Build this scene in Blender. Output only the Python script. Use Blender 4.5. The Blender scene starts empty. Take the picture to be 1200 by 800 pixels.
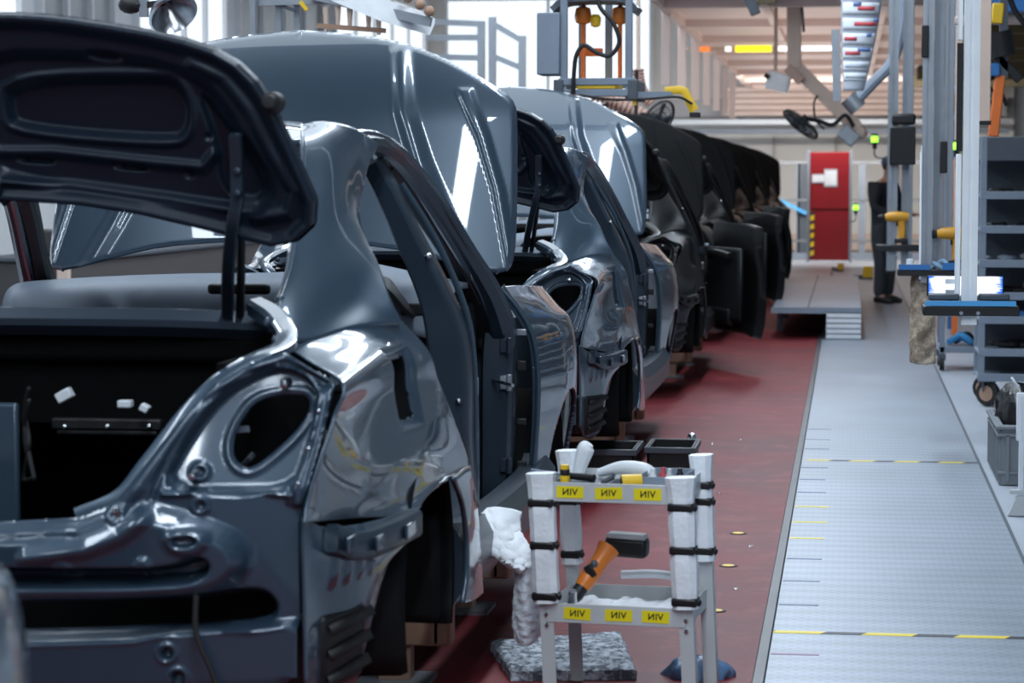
import bpy, math, random
import numpy as np
from mathutils import Vector, Matrix, Euler

random.seed(7)
SC = bpy.context.scene
COL = SC.collection
R = math.radians

# ------------------------------------------------------------------ camera
FPX = 2850.0                    # focal length in pixels of a 1200 px wide frame
EYE = Vector((0.0, 0.0, 1.53))
YAW = math.atan(394.0 / FPX)
PITCH = math.atan(192.0 / FPX)
cd = bpy.data.cameras.new('camera')
cd.sensor_width = 36.0
cd.lens = FPX / 1200.0 * 36.0
cd.clip_start = 0.05
cd.clip_end = 300
cd.dof.use_dof = True
cd.dof.focus_distance = 9.6
cd.dof.aperture_fstop = 5.0
cam = bpy.data.objects.new('camera', cd)
cam.location = EYE
cam.rotation_euler = (math.pi / 2 - PITCH, 0, YAW)
COL.objects.link(cam)
SC.camera = cam
CAMR = Euler((math.pi / 2 - PITCH, 0, YAW)).to_matrix()

# ------------------------------------------------------------------ world, view, large lights
wd = bpy.data.worlds.new('world')
SC.world = wd
wd.use_nodes = True
bg = wd.node_tree.nodes['Background']
bg.inputs['Color'].default_value = (0.62, 0.78, 1.0, 1)
bg.inputs['Strength'].default_value = 0.30
SC.view_settings.view_transform = 'Standard'
SC.view_settings.look = 'None'
SC.view_settings.exposure = 0.0
SC.view_settings.gamma = 1.0
SC.view_settings.use_curve_mapping = False

CEIL = 6.0


def area(name, loc, sx, sy, power, col=(1, 1, 1), rot=(0, 0, 0)):
    l = bpy.data.lights.new(name, 'AREA')
    l.shape = 'RECTANGLE'
    l.size = sx
    l.size_y = sy
    l.energy = power
    l.color = col
    o = bpy.data.objects.new(name, l)
    o.location = loc
    o.rotation_euler = rot
    COL.objects.link(o)
    return o


COOL = (0.78, 0.89, 1.0)
# daylight entering through the roof lights and the lamp rows over the line, plus added fill
for yy in (4.0, 11.0, 18.0, 26.0, 34.0, 43.0):
    area('lamp_row_and_fill', (-0.5, yy, 4.9), 0.3, 5.0, 165, COOL)
    area('lamp_row_and_fill', (-4.3, yy, 4.9), 0.35, 5.0, 130, COOL)
for yy in (-4.5, 0.5):  # unseen fill added on the camera side to lift the foreground
    area('lamp_row_and_fill', (0.2, yy, 4.9), 0.25, 4.0, 165, COOL)
    area('lamp_row_and_fill', (-3.2, yy, 4.9), 0.35, 4.0, 30, COOL)
area('lamp_row_and_fill', (1.5, -1.0, 4.9), 0.35, 5.0, 110, COOL)  # one more added fill, for the cart and its white foam
for yy in (28.0,):
    area('roof_light', (-2.2, yy, 5.8), 2.2, 4.5, 170, COOL)
area('deck_fill', (-0.5, 38.0, 2.0), 2.4, 22.0, 160, (1.0, 0.93, 0.88), (math.pi, 0, 0))  # unseen upward fill added to brighten the deck's underside, no fixture

area('wall_fill', (-1.0, 44.0, 3.1), 6.0, 0.3, 260, (1.0, 0.95, 0.88), (R(50), 0, 0))  # unseen fill added to brighten the far cream wall


# ------------------------------------------------------------------ helpers
def ray(px, py):
    return CAMR @ Vector(((px - 600.0) / FPX, (400.0 - py) / FPX, -1.0))


def W(px, py, Y):
    """the point of the place seen at (px, py) when it stands Y metres down the hall"""
    d = ray(px, py)
    return EYE + d * (Y / d.y)


def G(px, py, z=0.0):
    """the point at height z seen at (px, py)"""
    d = ray(px, py)
    return EYE + d * ((z - EYE.z) / d.z)


def link(name, me, mat=None, parent=None):
    o = bpy.data.objects.new(name, me)
    COL.objects.link(o)
    if mat is not None:
        for m in (mat if isinstance(mat, (list, tuple)) else [mat]):
            me.materials.append(m)
    if parent is not None:
        o.parent = parent
    return o


def tag(o, label=None, cat=None, group=None, kind=None):
    if label: o['label'] = label
    if cat: o['category'] = cat
    if group: o['group'] = group
    if kind: o['kind'] = kind
    return o


def empty(name, loc, label, cat, group=None, rz=0.0):
    o = bpy.data.objects.new(name, None)
    o.empty_display_size = 0.1
    o.location = loc
    o.rotation_euler = (0, 0, rz)
    COL.objects.link(o)
    return tag(o, label, cat, group)


def copy_tree(o, parent=None):
    c = o.copy()
    COL.objects.link(c)
    if parent is not None:
        c.parent = parent
    for ch in list(o.children):
        copy_tree(ch, c)
    return c


def spline(P, n):
    """Catmull-Rom through the points P (k, d), n samples"""
    P = np.asarray(P, float)
    k = len(P)
    if k == 2:
        t = np.linspace(0, 1, n)[:, None]
        return P[0] * (1 - t) + P[1] * t
    Q = np.vstack([2 * P[0] - P[1], P, 2 * P[-1] - P[-2]])
    t = np.linspace(0, k - 1, n)
    i = np.clip(t.astype(int), 0, k - 2)
    f = (t - i)[:, None]
    a, b, c, d = Q[i], Q[i + 1], Q[i + 2], Q[i + 3]
    return 0.5 * (2 * b + (c - a) * f + (2 * a - 5 * b + 4 * c - d) * f ** 2 + (3 * b - a - 3 * c + d) * f ** 3)


class MB:
    """collects shapes into one mesh"""

    def __init__(s):
        s.v, s.f, s.mi = [], [], []
        s.cur = 0

    def add(s, V, F):
        n = len(s.v)
        s.v += [tuple(map(float, p)) for p in V]
        s.f += [tuple(n + i for i in f) for f in F]
        s.mi += [s.cur] * len(F)
        return s

    def box(s, c, d, rot=None):
        x, y, z = d[0] / 2, d[1] / 2, d[2] / 2
        V = [Vector(p) for p in ((-x, -y, -z), (x, -y, -z), (x, y, -z), (-x, y, -z), (-x, -y, z), (x, -y, z), (x, y, z), (-x, y, z))]
        if rot is not None:
            M = Euler(rot).to_matrix()
            V = [M @ p for p in V]
        V = [p + Vector(c) for p in V]
        return s.add(V, [(0, 3, 2, 1), (4, 5, 6, 7), (0, 1, 5, 4), (1, 2, 6, 5), (2, 3, 7, 6), (3, 0, 4, 7)])

    def b2(s, a, b):
        a, b = Vector(a), Vector(b)
        return s.box((a + b) / 2, [abs(q) for q in (b - a)])

    def pbox(s, x0, y0, x1, y1, Y, dep):
        """a box whose face stands Y metres down the hall and covers that stretch of it"""
        a = W(x0, y0, Y); b = W(x1, y1, Y)
        return s.b2((a.x, Y, b.z), (b.x, Y + dep, a.z))

    def bar(s, p, q, w, h=None, up=(0, 0, 1)):
        """a straight bar of w x h section from p to q"""
        h = w if h is None else h
        p, q = Vector(p), Vector(q)
        t = (q - p).normalized()
        u = Vector(up)
        if abs(t.dot(u)) > 0.98: u = Vector((0, 1, 0))
        a = t.cross(u).normalized()
        b = a.cross(t)
        V = []
        for c in (p, q):
            for i, j in ((-1, -1), (1, -1), (1, 1), (-1, 1)):
                V.append(c + a * (i * w / 2) + b * (j * h / 2))
        return s.add(V, [(0, 1, 2, 3), (7, 6, 5, 4), (0, 4, 5, 1), (1, 5, 6, 2), (2, 6, 7, 3), (3, 7, 4, 0)])

    def cyl(s, p, q, r, r2=None, n=14, cap=True):
        r2 = r if r2 is None else r2
        p, q = Vector(p), Vector(q)
        t = (q - p).normalized()
        u = Vector((0, 0, 1)) if abs(t.z) < 0.9 else Vector((1, 0, 0))
        a = t.cross(u).normalized(); b = t.cross(a)
        V = []
        for c, rr in ((p, r), (q, r2)):
            for i in range(n):
                g = 2 * math.pi * i / n
                V.append(c + a * (rr * math.cos(g)) + b * (rr * math.sin(g)))
        F = [(i, (i + 1) % n, n + (i + 1) % n, n + i) for i in range(n)]
        if cap: F += [tuple(range(n - 1, -1, -1)), tuple(range(n, 2 * n))]
        return s.add(V, F)

    def tube(s, P, r, n=8, m=40, smooth=True):
        P = spline(P, m) if smooth else np.asarray(P, float)
        m = len(P)
        rr = spline(np.asarray(r, float)[:, None], m)[:, 0] if hasattr(r, '__len__') else [r] * m
        T = np.gradient(P, axis=0)
        T /= np.linalg.norm(T, axis=1)[:, None] + 1e-12
        u = np.array((0, 0, 1.0)) if abs(T[0][2]) < 0.9 else np.array((1.0, 0, 0))
        V = []
        for i in range(m):
            a = np.cross(T[i], u); a /= np.linalg.norm(a) + 1e-12
            u = np.cross(a, T[i])
            for k in range(n):
                g = 2 * math.pi * k / n
                V.append(P[i] + rr[i] * (a * math.cos(g) + u * math.sin(g)))
        F = [(i * n + k, i * n + (k + 1) % n, (i + 1) * n + (k + 1) % n, (i + 1) * n + k) for i in range(m - 1) for k in range(n)]
        F += [tuple(range(n - 1, -1, -1)), tuple((m - 1) * n + k for k in range(n))]
        return s.add(V, F)

    def sweep(s, P, sec, n=40, ax=(1, 0, 0), rnd=0.3, closed=False):
        """a rounded rectangular section sweeps along P; sec = (width along ax, width across) at every point"""
        P = spline(P, n)
        S = spline(np.asarray(sec, float), n) if np.ndim(sec) > 1 else np.tile(np.asarray(sec, float), (n, 1))
        T = np.gradient(P, axis=0)
        T /= np.linalg.norm(T, axis=1)[:, None] + 1e-12
        ax = np.asarray(ax, float)
        prof = []
        for i, j in ((-1, -1), (1, -1), (1, 1), (-1, 1)):
            prof += [(i, j * (1 - rnd), i * (1 - rnd), j)] if i * j > 0 else [(i * (1 - rnd), j, i, j * (1 - rnd))]
        pts = []
        for p4 in prof:
            pts += [(p4[0], p4[1]), (p4[2], p4[3])]
        pts.sort(key=lambda q: math.atan2(q[1], q[0]))
        k = len(pts)
        V = []
        for i in range(n):
            a = ax - T[i] * np.dot(ax, T[i]); a /= np.linalg.norm(a) + 1e-12
            b = np.cross(T[i], a)
            for (u, v) in pts:
                V.append(P[i] + a * (u * S[i][0] / 2) + b * (v * S[i][1] / 2))
        F = [(i * k + j, i * k + (j + 1) % k, (i + 1) * k + (j + 1) % k, (i + 1) * k + j) for i in range(n - 1) for j in range(k)]
        F += [tuple(range(k - 1, -1, -1)), tuple((n - 1) * k + j for j in range(k))]
        return s.add(V, F)

    def prism(s, poly, f0, f1):
        """poly of (u, v); f0, f1 map (u, v) to the two faces"""
        n = len(poly)
        V = [f0(*p) for p in poly] + [f1(*p) for p in poly]
        F = [tuple(range(n)), tuple(range(2 * n - 1, n - 1, -1))]
        F += [((i + 1) % n, i, n + i, n + (i + 1) % n) for i in range(n)]
        return s.add(V, F)

    def lathe(s, c, prof, n=24, axis=(0, 0, 1)):
        """prof of (radius, height) about the axis through c"""
        t = Vector(axis).normalized()
        u = Vector((0, 0, 1)) if abs(t.z) < 0.9 else Vector((1, 0, 0))
        a = t.cross(u).normalized(); b = t.cross(a)
        V, F = [], []
        for r, h in prof:
            for i in range(n):
                g = 2 * math.pi * i / n
                V.append(Vector(c) + t * h + a * (r * math.cos(g)) + b * (r * math.sin(g)))
        for k in range(len(prof) - 1):
            F += [(k * n + i, k * n + (i + 1) % n, (k + 1) * n + (i + 1) % n, (k + 1) * n + i) for i in range(n)]
        return s.add(V, F)

    def ball(s, c, r, n=12, sq=(1, 1, 1)):
        V, F = [], []
        m = n // 2
        for j in range(m + 1):
            th = math.pi * j / m
            for i in range(n):
                g = 2 * math.pi * i / n
                V.append((c[0] + r * sq[0] * math.sin(th) * math.cos(g), c[1] + r * sq[1] * math.sin(th) * math.sin(g), c[2] + r * sq[2] * math.cos(th)))
        for j in range(m):
            F += [(j * n + i, (j + 1) * n + i, (j + 1) * n + (i + 1) % n, j * n + (i + 1) % n) for i in range(n)]
        return s.add(V, F)

    def grid(s, Gd):
        """a (rows, cols, 3) array of points"""
        Gd = np.asarray(Gd, float)
        a, b = Gd.shape[:2]
        F = [(i * b + j, i * b + j + 1, (i + 1) * b + j + 1, (i + 1) * b + j) for i in range(a - 1) for j in range(b - 1)]
        return s.add(Gd.reshape(-1, 3), F)

    def mirror(s):
        """adds the mirror image across x = 0"""
        mp = {}
        for i, (x, y, z) in enumerate(list(s.v)):
            if abs(x) < 1e-6: mp[i] = i
            else:
                mp[i] = len(s.v); s.v.append((-x, y, z))
        s.f += [tuple(mp[i] for i in reversed(f)) for f in s.f]
        s.mi += list(s.mi)
        return s

    def flipped(s):
        o = MB()
        o.v = [(-x, y, z) for x, y, z in s.v]
        o.f = [tuple(reversed(f)) for f in s.f]
        o.mi = list(s.mi)
        return o

    def build(s, name, mat, parent=None, ang=35, bev=0.0, solid=0.0, off=-1.0, loc=None):
        me = bpy.data.meshes.new(name)
        V = s.v
        if loc is not None:
            V = [(x - loc[0], y - loc[1], z - loc[2]) for x, y, z in V]
        me.from_pydata(V, [], s.f)
        me.update()
        if any(s.mi):
            me.polygons.foreach_set('material_index', s.mi)
        me.shade_smooth()
        me.set_sharp_from_angle(angle=R(ang))
        o = link(name, me, mat, parent)
        if loc is not None:
            o.location = loc
        if solid:
            m = o.modifiers.new('solid', 'SOLIDIFY'); m.thickness = solid; m.offset = off
        if bev:
            m = o.modifiers.new('bevel', 'BEVEL'); m.width = bev; m.segments = 2; m.limit_method = 'ANGLE'; m.angle_limit = R(40)
        return o


def loft(rows, nu, nv):
    """a smooth sheet through rows of points"""
    A = np.array([spline(r, nu) for r in rows])
    return np.stack([spline(A[:, j], nv) for j in range(nu)], axis=1)


def chaikin(P, it=2):
    P = np.asarray(P, float)
    for _ in range(it):
        Q = np.roll(P, -1, axis=0)
        P = np.stack([0.75 * P + 0.25 * Q, 0.25 * P + 0.75 * Q], axis=1).reshape(-1, 2)
    return P


def sdf(P, X, Z):
    """signed distance to the polygon P, negative inside"""
    P = np.asarray(P, float)
    d = np.full(X.shape, 1e9)
    ins = np.zeros(X.shape, bool)
    for i in range(len(P)):
        a, b = P[i], P[(i + 1) % len(P)]
        ex, ez = b - a
        wx, wz = X - a[0], Z - a[1]
        t = np.clip((wx * ex + wz * ez) / (ex * ex + ez * ez + 1e-12), 0, 1)
        d = np.minimum(d, np.hypot(wx - ex * t, wz - ez * t))
        if ez != 0:
            c = ((a[1] > Z) != (b[1] > Z)) & (X < ex * (Z - a[1]) / ez + a[0])
            ins ^= c
    return np.where(ins, -d, d)


def sdl(P, X, Z):
    """distance to the open polyline P"""
    P = np.asarray(P, float)
    d = np.full(X.shape, 1e9)
    for a, b in zip(P[:-1], P[1:]):
        ex, ez = b - a
        wx, wz = X - a[0], Z - a[1]
        t = np.clip((wx * ex + wz * ez) / (ex * ex + ez * ez + 1e-12), 0, 1)
        d = np.minimum(d, np.hypot(wx - ex * t, wz - ez * t))
    return d


def ss(d, w):
    """1 inside, 0 outside, a smooth flank of width w"""
    t = np.clip(0.5 - d / w, 0, 1)
    return t * t * (3 - 2 * t)


def bump(d, w):
    t = np.clip(1 - np.abs(d) / w, 0, 1)
    return t * t * (3 - 2 * t)


def stamp(xr, zr, nx, nz, keep, pos):
    """a pressed sheet: the grid is trimmed where keep > 0 and pos(X, Z) places it"""
    xs = np.linspace(xr[0], xr[1], nx); zs = np.linspace(zr[0], zr[1], nz)
    X, Z = np.meshgrid(xs, zs)
    S = keep(X, Z)
    cx, cz = (X[:-1, :-1] + X[1:, 1:]) / 2, (Z[:-1, :-1] + Z[1:, 1:]) / 2
    on = keep(cx, cz) < 0
    cnt = np.zeros(X.shape, int)
    for a, b in ((0, 0), (0, 1), (1, 0), (1, 1)):
        cnt[a:a + on.shape[0], b:b + on.shape[1]] += on
    used = cnt > 0
    edge = used & (cnt < 4)
    e = 1e-4
    for _ in range(2):
        S = keep(X, Z)
        gx = (keep(X + e, Z) - S) / e; gz = (keep(X, Z + e) - S) / e
        g2 = np.maximum(gx * gx + gz * gz, 0.3)
        mx = np.where(edge, np.clip(-S * gx / g2, -0.02, 0.02), 0); mz = np.where(edge, np.clip(-S * gz / g2, -0.02, 0.02), 0)
        onx = (X <= xr[0] + 1e-9) | (X >= xr[1] - 1e-9)
        X = X + np.where(onx, 0, mx); Z = Z + mz
    PX = pos(X, Z)
    idx = -np.ones(X.shape, int)
    idx[used] = np.arange(used.sum())
    m = MB()
    V = PX[used]
    ii, jj = np.nonzero(on)
    F = [(idx[i, j], idx[i, j + 1], idx[i + 1, j + 1], idx[i + 1, j]) for i, j in zip(ii, jj)]
    m.add(V, F)
    return m


# ------------------------------------------------------------------ materials
def mat(name, col, rough=0.5, metal=0.0, coat=0.0, var=0.06, scale=6.0, bump_=0.0, bscale=60.0, emit=0.0, trans=0.0, rvar=0.08, spec=None, coat_r=0.03):
    m = bpy.data.materials.new(name)
    m.use_nodes = True
    nt = m.node_tree; N = nt.nodes; L = nt.links
    b = N['Principled BSDF']
    tc = N.new('ShaderNodeTexCoord')
    nz = N.new('ShaderNodeTexNoise'); nz.inputs['Scale'].default_value = scale; nz.inputs['Detail'].default_value = 4
    L.new(tc.outputs['Object'], nz.inputs['Vector'])
    cr = N.new('ShaderNodeValToRGB')
    lo = [max(0, c * (1 - var)) for c in col]; hi = [min(1, c * (1 + var)) for c in col]
    cr.color_ramp.elements[0].position = 0.3; cr.color_ramp.elements[0].color = (*lo, 1)
    cr.color_ramp.elements[1].position = 0.7; cr.color_ramp.elements[1].color = (*hi, 1)
    L.new(nz.outputs['Fac'], cr.inputs['Fac'])
    L.new(cr.outputs['Color'], b.inputs['Base Color'])
    mr = N.new('ShaderNodeMapRange')
    mr.inputs['To Min'].default_value = max(0, rough - rvar * rough); mr.inputs['To Max'].default_value = min(1, rough + rvar * rough)
    L.new(nz.outputs['Fac'], mr.inputs['Value']); L.new(mr.outputs['Result'], b.inputs['Roughness'])
    b.inputs['Metallic'].default_value = metal
    b.inputs['Coat Weight'].default_value = coat
    b.inputs['Coat Roughness'].default_value = coat_r
    if spec is not None: b.inputs['Specular IOR Level'].default_value = spec
    if trans: b.inputs['Transmission Weight'].default_value = trans
    if emit:
        L.new(cr.outputs['Color'], b.inputs['Emission Color'])
        b.inputs['Emission Strength'].default_value = emit
    if bump_:
        n2 = N.new('ShaderNodeTexNoise'); n2.inputs['Scale'].default_value = bscale; n2.inputs['Detail'].default_value = 3
        L.new(tc.outputs['Object'], n2.inputs['Vector'])
        bp = N.new('ShaderNodeBump'); bp.inputs['Strength'].default_value = bump_; bp.inputs['Distance'].default_value = 0.01
        L.new(n2.outputs['Fac'], bp.inputs['Height']); L.new(bp.outputs['Normal'], b.inputs['Normal'])
    return m


M = {}
M['paint'] = mat('slate_blue_paint', (0.040, 0.069, 0.102), 0.34, 0.26, 1.0, 0.03, 2)
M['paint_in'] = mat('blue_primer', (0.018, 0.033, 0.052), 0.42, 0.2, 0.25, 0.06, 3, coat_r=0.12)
M['paint_rear'] = mat('slate_blue_paint_shaded', (0.028, 0.052, 0.082), 0.36, 0.3, 0.7, 0.05, 3, coat_r=0.06)  # body paint with shade put in: darker and duller against red floor bounce
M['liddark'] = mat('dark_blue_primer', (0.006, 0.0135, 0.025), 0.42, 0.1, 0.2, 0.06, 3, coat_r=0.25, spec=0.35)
M['black_paint'] = mat('black_paint', (0.004, 0.005, 0.006), 0.5, 0.0, 0.12, 0.05, 2, spec=0.3, coat_r=0.15)
M['black_in'] = mat('black_primer', (0.004, 0.005, 0.006), 0.6, 0.0, 0.1, 0.05, 3, coat_r=0.3, spec=0.3)
M['blackplastic'] = mat('black_plastic', (0.006, 0.0065, 0.008), 0.5, 0, 0, 0.1, 20, 0.1, 300)
M['felt'] = mat('black_felt', (0.0035, 0.0035, 0.004), 0.9, 0, 0, 0.2, 30, 0.3, 400, spec=0.1)
M['liner'] = mat('wheel_liner_plastic', (0.006, 0.007, 0.008), 0.7, 0, 0, 0.15, 20, 0.15, 200, spec=0.2)
M['dash'] = mat('grey_dash_plastic', (0.20, 0.24, 0.30), 0.55, 0, 0, 0.05, 20, 0.1, 400)
M['white_pl'] = mat('white_plastic', (0.72, 0.76, 0.80), 0.45)
M['chrome'] = mat('bright_steel', (0.62, 0.65, 0.68), 0.22, 1.0)
M['drill'] = mat('amber_plastic', (0.62, 0.30, 0.02), 0.45)
M['edge'] = mat('dark_edge_strip', (0.030, 0.036, 0.045), 0.45)
M['alu'] = mat('aluminium_profile', (0.34, 0.37, 0.41), 0.42, 0.75, 0, 0.05, 12)
M['black_cover'] = mat('matte_black_skin', (0.004, 0.0045, 0.005), 0.8, 0, 0, 0.1, 3, spec=0.12)
M['bench'] = mat('dark_bench_panel', (0.06, 0.055, 0.055), 0.5)
M['alu_white'] = mat('white_anodised_profile', (0.92, 0.95, 0.98), 0.4, 0.1, 0, 0.04, 12)
M['grey_paint'] = mat('grey_lacquer', (0.20, 0.24, 0.30), 0.5, 0.0, 0.1, 0.05, 8)
M['grey_dark'] = mat('dark_grey_lacquer', (0.07, 0.085, 0.105), 0.5, 0.0, 0.1, 0.06, 8)
M['yellow'] = mat('yellow_lacquer', (0.80, 0.50, 0.02), 0.45)
M['orange'] = mat('orange_plastic', (0.75, 0.20, 0.02), 0.4, 0, 0.2)
M['orange_dull'] = mat('orange_lacquer', (0.75, 0.17, 0.03), 0.5)
M['blue'] = mat('blue_lacquer', (0.03, 0.16, 0.42), 0.45)
M['blue_light'] = mat('light_blue_plastic', (0.08, 0.38, 0.75), 0.5)
M['red'] = mat('red_panel_paint', (0.21, 0.002, 0.008), 0.5, 0, 0.05)
M['rubber'] = mat('black_rubber', (0.008, 0.008, 0.009), 0.6, 0, 0, 0.1, 30)
M['foam'] = mat('white_foam', (0.84, 0.87, 0.91), 0.7, 0, 0, 0.05, 14, 0.25, 70)
M['tape_black'] = mat('black_tape', (0.006, 0.006, 0.007), 0.45)
M['tape_yellow'] = mat('yellow_label_tape', (0.85, 0.70, 0.01), 0.5)
M['ink'] = mat('black_ink', (0.006, 0.006, 0.006), 0.6)
M['cart'] = mat('cart_grey_enamel', (0.52, 0.54, 0.55), 0.45, 0.0, 0.1, 0.05, 9)
M['wood'] = mat('pale_brown_block', (0.36, 0.22, 0.15), 0.7, 0, 0, 0.1, 18, 0.1, 80)
M['beige'] = mat('beige_lacquer', (0.66, 0.51, 0.42), 0.55)
M['pink_hose'] = mat('pinkish_ribbed_hose', (0.55, 0.36, 0.29), 0.55)
M['cream'] = mat('cream_wall_paint', (0.74, 0.72, 0.69), 0.7, 0, 0, 0.03, 1.5)
M['white_wall'] = mat('white_wall_paint', (0.78, 0.80, 0.82), 0.7, 0, 0, 0.03, 1.5)
M['pinkceil'] = mat('pinkish_deck_sheet', (0.78, 0.62, 0.56), 0.6, 0, 0, 0.06, 1.2)
M['olive'] = mat('olive_brown_deck', (0.12, 0.095, 0.05), 0.7, 0, 0, 0.2, 3)
M['beam'] = mat('grey_beam_paint', (0.40, 0.39, 0.40), 0.6, 0, 0, 0.05, 3)
M['ceil'] = mat('ceiling_paint', (0.13, 0.15, 0.18), 0.8, 0, 0, 0.05, 2)
M['daylight'] = mat('daylit_pane', (0.86, 0.93, 1.0), 0.4, 0, 0, 0.03, 0.4, emit=0.85)
M['skylight'] = mat('skylight_pane', (0.80, 0.90, 1.0), 0.4, 0, 0, 0.04, 0.5, emit=2.4)
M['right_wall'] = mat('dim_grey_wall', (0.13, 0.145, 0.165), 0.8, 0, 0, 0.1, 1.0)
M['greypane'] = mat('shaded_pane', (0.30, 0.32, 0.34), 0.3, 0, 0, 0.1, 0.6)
M['lampgreen'] = mat('green_lamp', (0.35, 1.0, 0.05), 0.4, emit=1.6)
M['lampyellow'] = mat('yellow_lamp', (1.0, 0.82, 0.02), 0.4, emit=1.3)
M['lampwhite'] = mat('white_lamp', (0.95, 0.97, 1.0), 0.4, emit=1.2)
M['lamporange'] = mat('orange_lamp', (1.0, 0.25, 0.05), 0.4, emit=0.8)
M['paper'] = mat('paper', (0.62, 0.66, 0.72), 0.7)
M['paper_red'] = mat('red_print', (0.50, 0.07, 0.08), 0.7)
M['paper_blue'] = mat('blue_print', (0.10, 0.16, 0.36), 0.7)
M['paper_grey'] = mat('grey_print', (0.33, 0.36, 0.42), 0.7)
M['skin'] = mat('skin', (0.45, 0.25, 0.18), 0.5, 0, 0, 0.05)
M['jacket'] = mat('dark_work_jacket', (0.018, 0.024, 0.034), 0.8, 0, 0, 0.15, 10, 0.3, 60)
M['trousers'] = mat('grey_work_trousers', (0.045, 0.055, 0.068), 0.8, 0, 0, 0.15, 10, 0.3, 60)
M['capblue'] = mat('blue_grey_cap', (0.10, 0.13, 0.20), 0.8)
M['shoe'] = mat('black_shoe', (0.01, 0.01, 0.011), 0.5)
M['crate'] = mat('grey_crate_plastic', (0.17, 0.19, 0.21), 0.5)
M['bag'] = mat('black_bag_film', (0.008, 0.009, 0.011), 0.3, 0, 0.3, 0.1, 10, 0.4, 25)
M['bluebag'] = mat('blue_bag_film', (0.10, 0.19, 0.34), 0.25, 0, 0.5, 0.15, 8, 0.3, 18)
M['step_white'] = mat('white_step_enamel', (0.68, 0.71, 0.75), 0.5)
M['yellow_glow'] = mat('yellow_clip', (0.75, 0.75, 0.02), 0.4)

# ------------------------------------------------------------------ the setting
def floor_mat_red():
    m = mat('red_painted_deck', (0.140, 0.014, 0.019), 0.55, 0, 0.0, 0.25, 1.4, 0.06, 30)
    nt = m.node_tree; N = nt.nodes; L = nt.links; b = N['Principled BSDF']
    tc = N.new('ShaderNodeTexCoord')
    n = N.new('ShaderNodeTexNoise'); n.inputs['Scale'].default_value = 5.0; n.inputs['Detail'].default_value = 8; n.inputs['Roughness'].default_value = 0.7
    L.new(tc.outputs['Object'], n.inputs['Vector'])
    r = N.new('ShaderNodeValToRGB')
    r.color_ramp.elements[0].position = 0.50; r.color_ramp.elements[0].color = (0, 0, 0, 1)
    r.color_ramp.elements[1].position = 0.75; r.color_ramp.elements[1].color = (1, 1, 1, 1)
    L.new(n.outputs['Fac'], r.inputs['Fac'])
    mx = N.new('ShaderNodeMix'); mx.data_type = 'RGBA'
    src = b.inputs['Base Color'].links[0].from_socket
    L.new(src, mx.inputs[6]); mx.inputs[7].default_value = (0.22, 0.045, 0.045, 1)
    L.new(r.outputs['Color'], mx.inputs[0])
    # plate joints across the line every 1.35 m
    br = N.new('ShaderNodeTexBrick'); br.inputs['Scale'].default_value = 1.0
    br.inputs['Color1'].default_value = (0, 0, 0, 1); br.inputs['Color2'].default_value = (0, 0, 0, 1); br.inputs['Mortar'].default_value = (1, 1, 1, 1)
    br.inputs['Brick Width'].default_value = 1.35; br.inputs['Row Height'].default_value = 1.35; br.inputs['Mortar Size'].default_value = 0.008
    br.offset = 0.0
    L.new(tc.outputs['Object'], br.inputs['Vector'])
    mx2 = N.new('ShaderNodeMix'); mx2.data_type = 'RGBA'
    L.new(br.outputs['Color'], mx2.inputs[0]); L.new(mx.outputs[2], mx2.inputs[6]); mx2.inputs[7].default_value = (0.10, 0.02, 0.02, 1)
    L.new(mx2.outputs[2], b.inputs['Base Color'])
    b.inputs['Specular IOR Level'].default_value = 0.25
    return m


def floor_mat_walk():
    m = mat('grey_tread_plate', (0.33, 0.38, 0.45), 0.42, 0.25, 0, 0.10, 1.3)
    nt = m.node_tree; N = nt.nodes; L = nt.links; b = N['Principled BSDF']
    tc = N.new('ShaderNodeTexCoord')
    br = N.new('ShaderNodeTexBrick'); br.inputs['Scale'].default_value = 1.0
    br.inputs['Color1'].default_value = (1, 1, 1, 1); br.inputs['Color2'].default_value = (1, 1, 1, 1); br.inputs['Mortar'].default_value = (0, 0, 0, 1)
    br.inputs['Brick Width'].default_value = 0.05; br.inputs['Row Height'].default_value = 0.03; br.inputs['Mortar Size'].default_value = 0.007
    L.new(tc.outputs['Object'], br.inputs['Vector'])
    # broad faint bands worn along the slats
    wv = N.new('ShaderNodeTexWave'); wv.wave_type = 'BANDS'; wv.bands_direction = 'Y'
    wv.inputs['Scale'].default_value = 2.2; wv.inputs['Distortion'].default_value = 1.5; wv.inputs['Detail'].default_value = 2
    L.new(tc.outputs['Object'], wv.inputs['Vector'])
    src = b.inputs['Base Color'].links[0].from_socket
    mx = N.new('ShaderNodeMix'); mx.data_type = 'RGBA'; mx.blend_type = 'MULTIPLY'; mx.inputs[0].default_value = 0.16
    L.new(src, mx.inputs[6]); L.new(wv.outputs['Color'], mx.inputs[7])
    mx2 = N.new('ShaderNodeMix'); mx2.data_type = 'RGBA'; mx2.blend_type = 'MULTIPLY'; mx2.inputs[0].default_value = 0.16
    L.new(mx.outputs[2], mx2.inputs[6]); L.new(br.outputs['Color'], mx2.inputs[7])
    L.new(mx2.outputs[2], b.inputs['Base Color'])
    bp = N.new('ShaderNodeBump'); bp.inputs['Strength'].default_value = 0.35; bp.inputs['Distance'].default_value = 0.003
    L.new(br.outputs['Color'], bp.inputs['Height']); L.new(bp.outputs['Normal'], b.inputs['Normal'])
    return m


M['concrete'] = mat('grey_sealed_concrete', (0.40, 0.44, 0.50), 0.38, 0, 0.1, 0.08, 1.2, 0.05, 20)
M['red_deck'] = floor_mat_red()
M['walk'] = floor_mat_walk()


def structure(o):
    o['kind'] = 'structure'
    return o


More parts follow.
